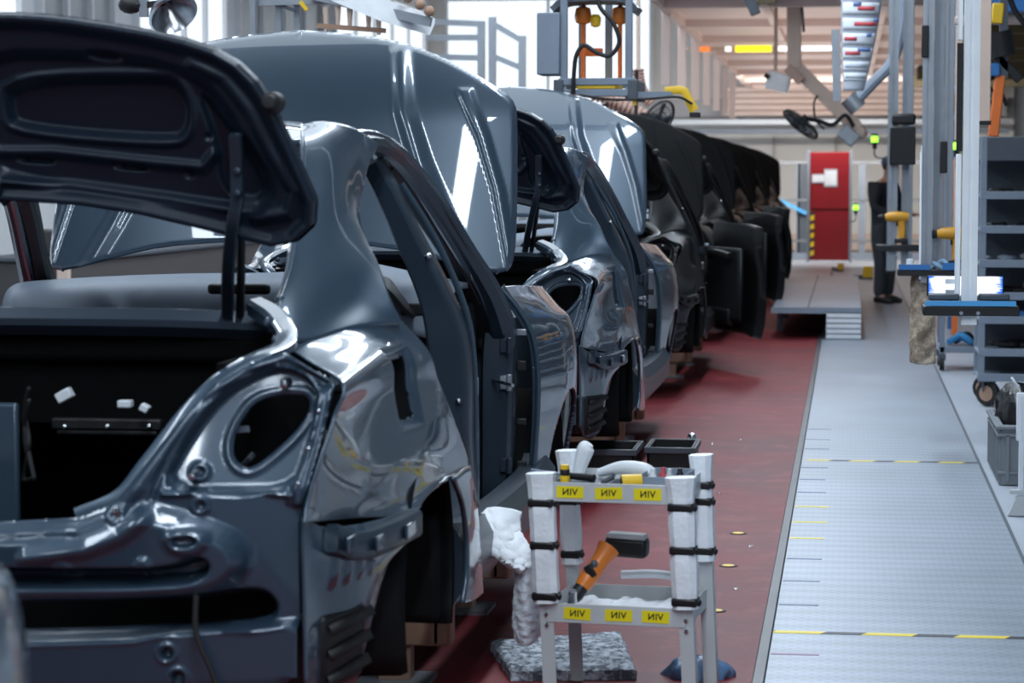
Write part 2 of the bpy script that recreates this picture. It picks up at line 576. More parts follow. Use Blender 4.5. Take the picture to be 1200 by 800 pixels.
XL, XR, Y0H, Y1H = -9.0, 3.4, -7.0, 52.0
structure(MB().b2((XL, Y0H, -0.2), (XR, Y1H, -0.02)).build('floor', M['concrete']))
structure(MB().b2((-4.6, Y0H, -0.02), (-0.278, 34.0, 0.0)).build('floor.001', M['red_deck']))
structure(MB().b2((-0.24, Y0H, -0.02), (0.70, 42.0, 0.0)).build('floor.002', M['walk']))
structure(MB().b2((0.715, Y0H, -0.02), (XR, 44.0, -0.004)).build('floor.003', M['concrete']))
structure(MB().b2((-0.278, Y0H, -0.02), (-0.24, 42.0, 0.012)).build('trim_1', M['edge'], bev=0.004))
structure(MB().b2((0.70, Y0H, -0.02), (0.715, 42.0, 0.001)).build('trim_2', M['grey_dark']))

structure(MB().b2((XL, Y0H, CEIL), (XR, Y1H, CEIL + 0.2)).build('ceiling', M['ceil']))
structure(MB().b2((XL, Y1H, -0.2), (XR, Y1H + 0.2, CEIL)).build('wall_back', M['cream']))
structure(MB().b2((XL - 0.2, Y0H, -0.2), (XL, Y1H, CEIL)).build('wall_left', M['white_wall']))
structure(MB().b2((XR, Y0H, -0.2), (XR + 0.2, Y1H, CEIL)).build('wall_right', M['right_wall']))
structure(MB().b2((XL, Y0H - 0.2, -0.2), (XR, Y0H, CEIL)).build('wall_front', M['grey_dark']))
for k in range(4):
    structure(MB().b2((-4.2, 9.5 + 3.6 * k, 5.93), (-0.3, 12.8 + 3.6 * k, 5.99)).build('window_%d' % (7 + k), M['skylight']))
# roof trusses over the line (they show in the bright bonnets)
for k in range(14):
    y = 2.0 + 3.6 * k
    structure(MB().b2((XL, y, 5.45), (XR, y + 0.14, 5.62)).build('trim_3', M['grey_dark']))


def window(n, side, a, b, z0, z1, pane, bars=2):
    """a framed window: a..b along the wall"""
    f = MB(); p = MB(); t = 0.07
    def bb(m, u0, u1, w0, w1, d0, d1):
        if side == 'left': m.b2((XL + d0, u0, w0), (XL + d1, u1, w1))
        else: m.b2((u0, Y1H - d1, w0), (u1, Y1H - d0, w1))
    bb(p, a, b, z0, z1, 0.0, 0.03)
    bb(f, a - t, b + t, z1, z1 + t, 0, 0.1); bb(f, a - t, b + t, z0 - t, z0, 0, 0.1)
    for k in range(bars + 1):
        u = a + (b - a) * k / bars
        bb(f, u - t / 2, u + t / 2, z0, z1, 0, 0.1)
    o = structure(p.build('window_%d' % n, M[pane]))
    f.build('window_frame', M['white_wall'], o)
    return o


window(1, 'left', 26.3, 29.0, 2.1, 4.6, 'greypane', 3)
window(2, 'left', 30.0, 34.4, 2.1, 5.0, 'daylight', 4)
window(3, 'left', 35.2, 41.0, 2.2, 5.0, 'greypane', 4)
window(4, 'left', 42.0, 51.0, 1.6, 5.0, 'daylight', 5)
window(5, 'back', -8.6, -4.2, 1.6, 5.3, 'daylight', 2)
window(6, 'left', 12.0, 25.6, 2.0, 4.8, 'daylight', 6)
structure(MB().b2((XL, 14, 1.55), (XL + 0.25, Y1H, 1.75)).build('trim_4', M['beam']))

# pale posts under the left edge of the deck, and the low deck over the far end of the line, with its cross beams
XD = -2.05
structure(MB().b2((XD, 25.0, 3.42), (1.15, Y1H, 3.60)).build('ceiling.001', M['pinkceil']))
structure(MB().b2((1.15, 18.0, 3.45), (XR, Y1H, 3.62)).build('ceiling.002', M['olive']))
for k in range(8):
    y = 26.0 + 3.4 * k
    structure(MB().b2((XD, y, 3.33), (1.15, y + 0.14, 3.42)).build('trim_5', M['pinkceil']))
for k, x in enumerate((XD + 0.05, -0.9, 0.35)):
    structure(MB().b2((x - 0.04, 25.0, 3.34), (x + 0.04, Y1H, 3.42)).build('trim_6', M['pinkceil']))
for k in range(9):
    y = 19.0 + 3.4 * k
    structure(MB().b2((1.15, y, 3.22), (XR, y + 0.2, 3.45)).build('trim_7', M['olive']))
# louvred front of the deck end and the services along the far wall
for k in range(7):
    y = 27.0 + 2.6 * k
    structure(MB().b2((XD - 0.02, y, 2.55), (XD + 0.08, y + 0.10, 3.42)).build('trim_13', M['pinkceil']))
lv = MB().b2((-2.6, 50.75, 2.85), (2.6, 50.8, 3.45))
for k in range(5):
    z = 3.42 - 0.125 * k
    lv.box((0.0, 50.6, z - 0.06), (5.2, 0.08, 0.10), (R(18), 0, 0))
structure(lv.build('trim_8', M['pinkceil']))
structure(MB().b2((-4.7, 51.2, 2.80), (3.2, 51.9, 3.18)).build('trim_9', M['beam']))
structure(MB().b2((-4.7, 50.4, 2.62), (3.2, 50.7, 2.72)).build('trim_10', M['alu']))
structure(MB().b2((-4.7, 50.2, 2.42), (3.2, 50.4, 2.52)).build('trim_11', M['grey_paint']))
structure(MB().b2((-9, 51.85, 0.0), (3.5, 52, 0.35)).build('baseboard_back', M['beige']))
for k in range(6):
    structure(MB().b2((-4.2 + 1.3 * k, 51.9, 0.35), (-4.17 + 1.3 * k, 52, 2.4)).build('trim_12', M['beam']))

# ------------------------------------------------------------------ car bodies on the line
XC, YC, PITCHY = -2.05, 5.2, 5.7


def C(px, py, y):
    """car coordinates (half width, distance from the tail, height) of the nearest body at distance y"""
    p = W(px, py, YC + y)
    return (p.x - XC, y, p.z)


def on(px, py, fn):
    """car coordinates where the sheet y = fn(half width, height) is met"""
    y = 0.5
    for _ in range(30):
        p = C(px, py, y)
        y = 0.5 * y + 0.5 * float(fn(np.float64(p[0]), np.float64(p[2])))
    return C(px, py, y)


def flat(P, fn):
    return [(q[0], q[2]) for q in (on(a, b, fn) for a, b in P)]


def f_rear(x, z):
    return 0.02 + 0.13 * np.abs(x / 0.8) ** 2 + 0.28 * np.clip(z - 0.83, 0, 1) + 0.03 * np.clip(0.74 - z, 0, 1)


def f_lid(x, z):
    return 0.58 - (z - 1.36) * 0.40 - 0.05 * np.abs(x / 0.7) ** 4


def f_hood(x, z):
    return 3.30 + (z - 1.19) * 0.42 + 0.09 * np.abs(x / 0.8) ** 2.2 + 1.1 * np.clip(z - 1.72, 0, 1) ** 2


def lid_mesh():
    out = flat([(-30, 20), (40, 21), (100, 28), (200, 45), (268, 68), (308, 108), (341, 180), (374, 256), (335, 293), (270, 276), (130, 243), (0, 234), (-30, 234)], f_lid)
    out = chaikin(out, 1)
    G1 = chaikin(flat([(-60, 62), (150, 66), (226, 88), (258, 118), (284, 160), (320, 215), (318, 238), (290, 246), (-60, 205)], f_lid), 2)
    Wd = chaikin(flat([(8, 96), (188, 92), (206, 102), (216, 125), (213, 152), (198, 162), (16, 148), (4, 130)], f_lid), 2)
    Sd = chaikin(flat([(226, 104), (250, 128), (275, 165), (306, 214), (300, 236), (258, 226), (250, 170)], f_lid), 2)
    slots = [chaikin(flat(p, f_lid), 1) for p in ([(16, 182), (58, 186), (58, 192), (16, 189)], [(130, 190), (170, 194), (170, 200), (130, 197)], [(100, 58), (140, 62), (140, 72), (100, 68)])]
    hole = on(218, 203, f_lid); hole2 = on(240, 160, f_lid)
    r1 = flat([(-60, 178), (60, 178), (170, 190), (235, 196), (248, 180)], f_lid)
    r2 = flat([(-60, 212), (80, 216), (200, 232), (270, 244)], f_lid)
    r3 = flat([(225, 75), (262, 92), (292, 130), (318, 180), (345, 225), (338, 250), (300, 256)], f_lid)

    def keep(X, Z):
        return sdf(out, X, Z)

    def pos(X, Z):
        H = -0.030 * ss(sdf(G1, X, Z), 0.035)
        H -= 0.028 * ss(sdf(Wd, X, Z), 0.022)
        H += 0.010 * bump(sdf(Wd, X, Z) - 0.018, 0.014)
        H -= 0.022 * ss(sdf(Sd, X, Z), 0.022)
        H += 0.016 * bump(sdl(r1, X, Z), 0.020) + 0.014 * bump(sdl(r2, X, Z), 0.018) + 0.014 * bump(sdl(r3, X, Z), 0.022)
        for s_ in slots: H -= 0.016 * ss(sdf(s_, X, Z), 0.010)
        H -= 0.012 * ss(np.hypot(X - hole[0], Z - hole[2]) - 0.012, 0.006)
        H -= 0.010 * ss(np.hypot(X - hole2[0], Z - hole2[2]) - 0.008, 0.006)
        H += 0.020 * ss(-sdf(out, X, Z) - 0.020, 0.030)
        return np.stack([X, f_lid(X, Z) - H, Z], -1)
    m = stamp((0, 0.85), (1.25, 2.0), 190, 180, keep, pos)
    return m.mirror()


def rear_mesh():
    fr = f_rear
    out = flat([(-140, 612), (0, 611), (90, 606), (135, 588), (165, 552), (212, 492), (252, 449), (295, 424), (334, 412), (372, 436), (394, 452), (386, 495), (358, 592), (352, 612), (352, 815), (-140, 815)], fr)
    out = np.array(out)
    LP = chaikin(flat([(184, 577), (212, 522), (250, 470), (296, 440), (333, 430), (364, 447), (372, 470), (356, 530), (338, 580)], fr), 2)
    HO = chaikin(flat([(276, 497), (296, 470), (340, 463), (358, 468), (357, 486), (338, 512), (300, 545), (282, 553), (268, 540), (267, 520)], fr), 2)
    FL = chaikin(flat([(378, 452), (394, 454), (386, 498), (360, 592), (340, 592), (366, 520)], fr), 1)
    FLr = flat([(393, 455), (385, 498), (359, 592)], fr)
    FLl = flat([(376, 460), (366, 515), (340, 588)], fr)
    gut = flat([(-140, 622), (0, 621), (95, 616), (145, 595), (176, 552), (222, 494), (260, 454), (300, 431), (334, 420)], fr)
    gut2 = flat([(176, 585), (200, 530), (240, 472), (290, 438), (334, 424)], fr)
    P1 = chaikin(flat([(-140, 624), (60, 626), (120, 612), (165, 597), (188, 600), (262, 622), (286, 640), (288, 664), (262, 690), (215, 700), (-140, 702)], fr), 2)
    B1 = chaikin(flat([(-140, 664), (20, 665), (140, 666), (205, 664), (230, 652), (248, 655), (246, 670), (215, 680), (40, 682), (-140, 682)], fr), 2)
    R2 = chaikin(flat([(-140, 706), (30, 706), (230, 702), (300, 690), (322, 706), (318, 728), (240, 734), (30, 742), (-140, 742)], fr), 2)
    BE = chaikin(flat([(-140, 752), (60, 750), (150, 747), (170, 745), (215, 734), (300, 735), (346, 728), (360, 735), (360, 900), (-140, 900)], fr), 1)
    BEl = flat([(-140, 752), (60, 750), (160, 747), (215, 735), (300, 735), (346, 728)], fr)
    bo = chaikin(flat([(196, 620), (244, 618), (252, 632), (236, 648), (206, 644)], fr), 2)
    bi = chaikin(flat([(206, 626), (236, 624), (238, 634), (212, 638)], fr), 2)
    DI = flat([(185, 520), (230, 445)], fr)
    led = flat([(192, 578), (312, 576), (340, 580)], fr)
    sw = flat([(40, 650), (110, 640), (150, 624), (172, 606)], fr)
    tabs = [chaikin(flat(p, fr), 1) for p in ([(70, 655), (92, 655), (92, 676), (70, 676)], [(164, 650), (184, 650), (184, 678), (164, 678)])]
    holes = [on(a, b, fr) for a, b in ((200, 762), (213, 790), (235, 592), (140, 600), (228, 556))]
    TRI = chaikin(flat([(336, 422), (392, 452), (380, 458), (345, 432)], fr), 1)

    def keep(X, Z):
        return np.maximum(np.maximum(sdf(out, X, Z), -sdf(HO, X, Z)), -sdf(R2, X, Z) - 0.004)

    def pos(X, Z):
        H = -0.050 * ss(sdf(LP, X, Z), 0.016)
        H += 0.006 * bump(sdf(HO, X, Z) - 0.012, 0.012)
        H += 0.018 * bump(sdl(gut, X, Z), 0.022) - 0.012 * bump(sdl(gut2, X, Z), 0.012)
        H += 0.022 * ss(sdf(FL, X, Z), 0.012) + 0.014 * bump(sdl(FLr, X, Z), 0.012) + 0.012 * bump(sdl(FLl, X, Z), 0.010)
        H += 0.050 * ss(sdf(P1, X, Z), 0.05)
        H -= 0.085 * ss(sdf(B1, X, Z), 0.022)
        H -= 0.040 * ss(sdf(R2, X, Z) - 0.004, 0.02)
        H += 0.035 * ss(sdf(BE, X, Z), 0.02) + 0.012 * bump(sdl(BEl, X, Z), 0.012)
        H += 0.014 * ss(sdf(bo, X, Z), 0.02) - 0.024 * ss(sdf(bi, X, Z), 0.008)
        H += 0.016 * bump(sdl(led, X, Z), 0.010) + 0.02 * bump(sdl(sw, X, Z), 0.03)
        H -= 0.02 * ss(sdf(TRI, X, Z), 0.01)
        for t in tabs: H += 0.008 * ss(sdf(t, X, Z), 0.008)
        for h in holes[:2]: H += 0.006 * bump(np.hypot(X - h[0], Z - h[2]) - 0.020, 0.008) - 0.022 * ss(np.hypot(X - h[0], Z - h[2]) - 0.012, 0.006)
        for h in holes[2:]: H += 0.010 * bump(np.hypot(X - h[0], Z - h[2]) - 0.016, 0.010) - 0.006 * ss(np.hypot(X - h[0], Z - h[2]) - 0.008, 0.006)
        return np.stack([X, fr(X, Z) - H, Z], -1)
    return stamp((0, 0.90), (0.40, 1.20), 190, 180, keep, pos).mirror()


def hood_mesh():
    out = flat([(300, 284), (258, 284), (190, 289), (142, 300), (100, 312), (62, 324)], f_hood)
    left = [(abs(x), z) for x, z in out]
    right = flat([(592, 322), (603, 305), (606, 240), (606, 150), (605, 122), (591, 107), (560, 88), (520, 67), (480, 51), (430, 41), (361, 35), (320, 36)], f_hood)
    poly = [(-0.05, left[0][1])] + [p for p in left if p[0] > 0.02 and p[0] < right[0][0] - 0.03] + right[:-1] + [(-0.05, right[-2][1])]
    poly = chaikin([poly[0]] + poly[1:], 1)
    c1 = flat([(535, 104), (560, 160), (578, 220), (590, 285), (596, 318)], f_hood)
    c2 = flat([(552, 104), (572, 160), (590, 225), (600, 290)], f_hood)
    c3 = flat([(470, 60), (474, 130), (492, 190), (520, 262), (552, 330)], f_hood)
    K = np.array(c1 + c2[::-1])
    INN = np.array(c3 + c1[::-1])

    def keep(X, Z):
        return sdf(poly, X, Z)

    def pos(X, Z):
        H = 0.012 * ss(sdf(K, X, Z), 0.015)
        H += 0.020 * bump(sdl(c3, X, Z), 0.05)
        H -= 0.022 * ss(sdf(poly, X, Z) * -1 + 0.0, 0.03)
        return np.stack([X, f_hood(X, Z) - H, Z], -1)
    return stamp((0, 0.92), (1.1, 2.2), 110, 130, keep, pos).mirror()


def side(m, kind):
    """the two sides of a part: the right one as given, the left mirrored"""
    return m if kind > 0 else m.flipped()


def cpts(P):
    return [C(*p) for p in P]


def ext(row, a=0.0):
    return row


M['hinge'] = mat('blue_grey_steel', (0.030, 0.045, 0.066), 0.4, 0.4, 0.3, 0.05, 6)


def make_car(name, label, P, PI, LID, HOOD, group):
    root = empty(name, (0, 0, 0), label, 'car', group)

    def b(nm, m, k, par=root, **kw):
        return m.build(nm, M[k] if isinstance(k, str) else k, par, **kw)
    # --- pressed rear panel with the lamp openings
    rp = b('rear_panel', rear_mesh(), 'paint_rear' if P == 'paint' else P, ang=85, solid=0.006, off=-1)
    for (a, c_, dx) in ((140, 598, 0.012), (228, 556, 0.010), (80, 627, 0.007), (376, 480, 0.006), (364, 524, 0.006), (352, 565, 0.006), (335, 449, 0.012)):
        q = on(a, c_, f_rear)
        for s in (1, -1):
            b('bolt', MB().lathe((s * q[0], q[1] - 0.012, q[2]), ((0.0, -0.016), (dx * 0.7, -0.014), (dx, -0.004), (dx, 0.03)), 12, (0, 1, 0)), 'chrome')
    # lower crossmember skirt and hanging cable
    ca = [on(240, 690, f_rear), on(242, 735, f_rear), on(262, 780, f_rear), on(280, 830, f_rear)]
    b('cable', MB().tube([(p[0], p[1] - 0.075 - 0.01 * i, p[2]) for i, p in enumerate(ca)], 0.007), 'rubber')
    b('panel_backing', MB().b2((-.80, .27, .42), (.80, .29, .72)), 'felt', rp)
    # --- trunk lid
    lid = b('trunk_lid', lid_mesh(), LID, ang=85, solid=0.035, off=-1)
    for s in (1, -1):
        q = on(320, 120, f_lid)
        b('rubber_stop', MB().lathe((s * q[0], q[1] - 0.01, q[2]), ((0, -0.035), (0.014, -0.034), (0.018, -0.02), (0.024, -0.014), (0.026, 0.03)), 16, (0, 1, 0)), 'rubber', lid)
        h = [C(276, 158, 0.44), C(278, 200, 0.47), C(278, 235, 0.48), C(273, 262, 0.50), C(268, 310, 0.60), C(267, 360, 0.74), C(270, 410, 0.88)]
        h = [(s * x, y, z) for x, y, z in h]
        ha = b('hinge_arm', MB().sweep(h, (0.030, 0.034), 36, (1, 0, 0), 0.25), 'hinge')
        h2 = [C(283, 246, 0.54), C(282, 330, 0.68), C(281, 405, 0.86)]
        b('spring_strut', MB().tube([(s * x, y, z) for x, y, z in h2], 0.011), 'blackplastic', ha)
        for zz in (160, 200, 226):
            q = C(279, zz, 0.455)
            b('hinge_bolt', MB().lathe((s * q[0], q[1], q[2]), ((0, -0.012), (0.008, -0.010), (0.010, 0.0), (0.010, 0.03)), 10, (0, 1, 0)), 'hinge', ha)
    # --- bonnet
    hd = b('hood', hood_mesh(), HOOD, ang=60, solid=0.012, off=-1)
    b('washer_nozzle', MB().ball(on(228, 257, f_hood), 0.016, 10), 'rubber', hd)
    b('prop_rod', MB().cyl((0.70, 4.05, 0.98), (0.60, 3.72, 1.74), 0.007), 'grey_dark', hd)
    # --- sides
    for s in (1, -1):
        # quarter panel from lamp flange to door opening, with its filler recess
        rows = [cpts([(336, 411, .62), (374, 398, .72), (420, 384, .85), (461, 372, 1.0)]),
                cpts([(362, 428, .40), (404, 412, .65), (445, 396, .90), (484, 394, 1.06)]),
                cpts([(395, 452, .22), (432, 432, .60), (472, 418, .95), (503, 428, 1.14)]),
                cpts([(389, 490, .19), (430, 490, .55), (485, 485, .95), (525, 482, 1.34)]),
                cpts([(372, 540, .15), (425, 545, .50), (490, 535, .92), (546, 545, 1.58)]),
                cpts([(358, 588, .12), (412, 590, .45), (474, 582, .82), (527, 560, 1.25)]),
                cpts([(354, 612, .10), (405, 607, .42), (478, 603, .80), (502, 579, .99)])]
        Gd = loft(rows, 150, 130)
        fc = np.array(C(470, 446, 0.86)); 
        yz = Gd[:, :, 1:]
        # filler recess: a rounded rectangle pressed inwards
        dy = np.abs((yz[:, :, 0] - 0.89) - (1.0 - yz[:, :, 1]) * 0.15) - 0.09
        dz = np.abs(yz[:, :, 1] - 0.99) - 0.085
        d = np.maximum(dy, dz)
        Gd[:, :, 0] -= 0.018 * ss(d - .012, 0.02)
        dd = d
        # character crease and shallow dents of the sheet
        Gd[:, :, 0] += 0.010 * bump(yz[:, :, 1] - 1.06 - 0.0 * yz[:, :, 0], 0.07)
        m = MB().grid(Gd)
        dc = dd.reshape(-1)
        m.f = [f for f in m.f if max(dc[i] for i in f) > -.004]; m.mi = [0] * len(m.f)
        q = b('quarter_panel', side(m, s), P, ang=60, solid=0.008, off=-1 if s > 0 else 1)
        # filler neck housing in the recess
        hx = 0.85
        fm = MB().b2((hx - 0.05, 0.76, 0.89), (hx - 0.01, 1.06, 1.10))
        fm.cyl((hx - 0.02, 0.90, 0.985), (hx + 0.03, 0.89, 0.985), 0.042)
        fm.cyl((hx - 0.02, 0.93, 1.05), (hx + 0.02, 0.93, 1.05), 0.014)
        b('filler_housing', side(fm, s), 'blackplastic', q, bev=0.01)
        b('filler_tag', side(MB().b2((hx + 0.0, 0.93, 0.955), (hx + 0.02, 0.985, 0.975)), s), 'grey_paint', q)
        # C pillar
        rows = [cpts([(352, 158, 1.35), (380, 153, 1.42), (408, 157, 1.52), (434, 171, 1.62)]),
                cpts([(350, 176, 1.22), (381, 172, 1.33), (404, 180, 1.44), (421, 194, 1.54)]),
                cpts([(346, 225, 1.08), (380, 225, 1.18), (400, 234, 1.29), (409, 248, 1.36)]),
                cpts([(340, 275, .95), (372, 275, 1.03), (404, 272, 1.16), (418, 285, 1.20)]),
                cpts([(333, 320, .84), (368, 325, .90), (412, 318, 1.04), (438, 322, 1.10)]),
                cpts([(322, 362, .74), (358, 368, .78), (410, 362, .94), (456, 364, 1.00)]),
                cpts([(318, 402, .66), (350, 408, .68), (408, 394, .83), (464, 382, 1.00)])]
        Gd = loft(rows, 40, 60)
        m = MB().grid(Gd)
        b('rear_pillar', side(m, s), P, ang=60, solid=0.03, off=-1 if s > 0 else 1)
        # gutter round the boot opening and the parcel shelf corner
        gt = [C(-2, 612, .10), C(95, 606, .11), C(150, 580, .12), C(200, 512, .17), (0, 0, 0)]
        gt = cpts([(92, 608, .11), (142, 586, .12), (176, 545, .15), (224, 484, .20), (262, 446, .26), (300, 422, .34), (330, 408, .45), (336, 392, .56), (322, 374, .68), (300, 360, .76)])
        b('trunk_gutter', side(MB().sweep(gt, ((0.05, .03),) * 8 + ((0.06, .05), (0.05, .05)), 60, (1, 0, 0), 0.4), s), P)
        for px, py, y, r in ((318, 378, .66, .016), (326, 398, .58, .012), (338, 384, .68, .014), (330, 350, .76, .012)):
            qv = C(px, py, y)
            b('gutter_boss', side(MB().ball((qv[0], qv[1] - 0.02, qv[2]), r, 12), s), P)
        # roof rail and front pillar
        rl = cpts([(398, 168, 1.52), (430, 166, 1.80), (452, 172, 2.1), (476, 192, 2.35), (508, 235, 2.62), (545, 294, 2.90), (572, 340, 3.12), (586, 382, 3.28), (588, 400, 3.32)])
        b('roof_rail', side(MB().sweep(rl, ((.06, .05), (.06, .055), (.06, .06), (.062, .065), (.066, .07), (.07, .075), (.08, .09), (.10, .12), (.10, .14)), 70, (1, 0, 0), 0.6), s), PI)
        dl = [(x + .012, y - .045, z + .012) for x, y, z in rl[1:8]]
        b('door_seal', side(MB().tube(dl, .012, 8, 60), s), 'blackplastic')
        dl = [(x - .02, y - .05, z + .0) for x, y, z in rl[1:8]]
        b('rail_ridge', side(MB().tube(dl, .016, 8, 60), s), P)
        gl = cpts([(404, 156, 1.55), (440, 158, 1.85), (470, 178, 2.2), (508, 222, 2.55), (546, 282, 2.86), (578, 338, 3.12), (600, 378, 3.30)])
        b('drip_rail', side(MB().sweep(gl, (.022, .02), 60, (1, 0, 0), 0.4), s), P)
        # hinge pillar, sill, B pillar
        hp = cpts([(586, 385, 3.32), (585, 430, 3.32), (584, 520, 3.32), (583, 570, 3.32), (581, 600, 3.31)])
        hpo = b('hinge_pillar', side(MB().sweep(hp, ((.10, .16), (.11, .18), (.105, .18), (.10, .18), (.10, .12)), 30, (1, 0, 0), 0.2), s), PI)
        for py, k in ((405, 0), (448, 1), (545, 0)):
            qv = C(590, py, 3.22)
            hg = MB().box((qv[0] + .005, 3.225, qv[2]), (.035, .03, .05)).cyl((qv[0] + .022, 3.205, qv[2] - .03), (qv[0] + .022, 3.205, qv[2] + .03), 0.011)
            b('door_hinge', side(hg, s), 'hinge' if k == 0 else 'alu', hpo, bev=.004)
        qv = C(557, 452, 3.2)
        b('connector', side(MB().box((qv[0], 3.14, qv[2]), (.035, .05, .07)), s), 'white_pl', hpo, bev=.005)
        b('door_check', side(MB().cyl((qv[0] + .06, 3.22, qv[2] + 0.02), (qv[0] + .16, 3.0, qv[2] + 0.02), .006), s), 'chrome', hpo)
        b('cable', side(MB().tube([(qv[0], 3.16, qv[2] - .03), (qv[0] - .02, 3.14, qv[2] - .15), (qv[0] - .01, 3.17, qv[2] - .35)], .008), s), 'rubber', hpo)
        bp = cpts([(436, 190, 2.08), (456, 228, 2.10), (480, 280, 2.12), (508, 340, 2.14), (524, 390, 2.15), (530, 440, 2.16), (532, 520, 2.16), (536, 600, 2.14), (532, 660, 2.10)])
        bpo = b('centre_pillar', side(MB().sweep(bp, ((.055, .10), (.06, .11), (.07, .12), (.085, .14), (.11, .17), (.115, .19), (.11, .2), (.11, .24), (.12, .36)), 60, (1, 0, 0), 0.22), s), PI)
        qv = C(552, 480, 2.1)
        b('seal_strip', side(MB().tube(cpts([(470, 215, 2.16), (500, 262, 2.18), (524, 308, 2.2), (548, 372, 2.22), (556, 440, 2.24), (558, 560, 2.24), (556, 640, 2.2)]), .010), s), 'chrome' if False else P, bpo)
        for py in (300, 470, 545):
            t = (py - 300) / 245
            qv = C(512 + 36 * min(1, t * 1.5), py, 2.05)
            b('pillar_bolt', side(MB().lathe((qv[0] - .03, 2.06, qv[2]), ((0, -.012), (.008, -.01), (.01, .02)), 10, (0, 1, 0)), s), 'chrome', bpo)
        # sill with its bright lower flange
        sl = [(0.91, 1.50, .44), (0.925, 1.9, .42), (.93, 2.6, .41), (.93, 3.3, .41), (.925, 3.55, .43)]
        b('sill', side(MB().sweep(sl, ((.16, .24), (.15, .20), (.15, .18), (.15, .18), (.15, .2)), 30, (1, 0, 0), 0.5), s), PI)
        b('sill_flange', side(MB().sweep([(.89, 1.62, .32), (.89, 3.5, .32)], (.012, .05), 8, (1, 0, 0), .2), s), P)
        # dog leg between wheel arch and door opening
        rows = [cpts([(527, 560, 1.25), (538, 550, 1.45), (546, 545, 1.58)]), cpts([(538, 590, 1.40), (547, 585, 1.52), (553, 588, 1.65)]),
                cpts([(543, 632, 1.47), (551, 632, 1.58), (558, 640, 1.71)]), cpts([(543, 675, 1.47), (552, 676, 1.60), (560, 680, 1.75)]), cpts([(538, 706, 1.42), (550, 702, 1.60), (561, 694, 1.78)])]
        b('arch_panel', side(MB().grid(loft(rows, 14, 24)), s), P, ang=60, solid=.014, off=-1 if s > 0 else 1)
        # wheel liner: half drum with inner disc
        n = 26; V = []
        for i in range(n):
            a = math.pi * (-0.14 + 1.28 * i / (n - 1))
            V.append([(hq, 1.10 - r * math.cos(a), max(.286, .45 + r * math.sin(a))) for hq, r in ((.955, .372), (.94, .385), (.80, .40), (.62, .40))])
        m = MB().grid(V)
        n0 = len(m.v); m.add([(0.62, 1.10, .45)], [])
        m.f += [(n0, (i + 1) * 4 + 3, i * 4 + 3) for i in range(n - 1)]; m.mi += [0] * (n - 1)
        b('wheel_liner', side(m, s), 'liner', solid=.012)
        fl = MB().b2((.62, 1.42, .290), (.93, 1.47, .60)).b2((.62, 1.45, .290), (.86, 1.60, .36))
        b('liner_flap', side(fl, s), 'liner', bev=.03)
        # rear corner below the lamp: bumper rail, ribbed plate, vent
        rows = [cpts([(353, 606, .13), (380, 618, .24), (430, 612, .5), (480, 596, .80)]),
                cpts([(352, 640, .13), (385, 655, .24), (432, 650, .45), (476, 630, .72)]),
                cpts([(354, 700, .14), (378, 720, .26), (420, 715, .42), (448, 668, .58)]),
                cpts([(356, 800, .14), (372, 815, .26), (396, 812, .38), (416, 795, .46)])]
        Gd = loft(rows, 60, 60)
        y_, z_ = Gd[:, :, 1], Gd[:, :, 2]
        for yy in (.26, .32, .38, .44): Gd[:, :, 0] += 0.012 * bump(y_ - yy, .02) * ss(np.abs(z_ - .66) - .06, .04)
        m = MB().grid(Gd)
        b('rear_corner', side(m, s), P, ang=60, solid=.008, off=-1 if s > 0 else 1)
        br = cpts([(378, 630, .20), (408, 640, .32), (446, 628, .52), (478, 612, .74)])
        bro = b('bumper_rail', side(MB().sweep([(x + .02, y, z) for x, y, z in br], (.035, .065), 24, (1, 0, 0), .3), s), PI)
        for k in range(3):
            p = br[k]; q2 = br[k + 1]
            mid = [(p[i] + q2[i]) / 2 for i in range(3)]
            b('rail_clip', side(MB().box((mid[0] + .040, mid[1], mid[2]), (.008, .11, .036)), s), P, bro, bev=.003)
        ve = MB()
        va = [C(366, 722, .24), C(416, 706, .44), C(410, 790, .46), C(364, 812, .26)]
        ve.add([(x + .034, y - .004, z) for x, y, z in va] + [(x - .06, y, z) for x, y, z in va], [(0, 1, 2, 3), (0, 4, 5, 1), (1, 5, 6, 2), (2, 6, 7, 3), (3, 7, 4, 0), (7, 6, 5, 4)])
        vo = b('vent', side(ve, s), 'blackplastic', bev=.012)
        for k in range(3):
            t0, t1 = (k + .35) / 3, (k + .75) / 3
            def lerp(a, c, t): return [a[i] + (c[i] - a[i]) * t for i in range(3)]
            q4 = [lerp(va[0], va[3], t0), lerp(va[1], va[2], t0 - .1), lerp(va[1], va[2], t1 - .1), lerp(va[0], va[3], t1)]
            b('vent_flap', side(MB().add([(x + .037 + .012 * (i > 1), y, z) for i, (x, y, z) in enumerate(q4)], [(0, 1, 2, 3)]), s), 'rubber', vo, solid=.004)
        # front wing
        rows = []
        for z, hx in ((1.13, .79), (1.06, .85), (.97, .90), (.85, .92), (.70, .92), (.55, .91), (.40, .895)):
            r = []
            for y, dx in ((3.38, -.02), (3.6, 0), (3.9, .025), (4.2, .02), (4.45, -.06), (4.6, -.18)):
                zz = z - .05 * max(0, (y - 3.5)) if z > 1 else z
                if z < .8 and y > 3.6: 
                    pass
                r.append((hx + dx + .045, y, zz))
            rows.append(r)
        Gd = loft(rows, 150, 130)
        y_, z_ = Gd[:, :, 1], Gd[:, :, 2]
        m = MB().grid(Gd)
        # wheel arch cut
        keepf = []
        for f in m.f:
            cx = sum(m.v[i][1] for i in f) / 4; cz = sum(m.v[i][2] for i in f) / 4
            if math.hypot(cx - 3.95, cz - .36) > .37: keepf.append(f)
        m.f = keepf; m.mi = [0] * len(keepf)
        b('front_wing', side(m, s), P, ang=60, solid=.02, off=-1 if s > 0 else 1)
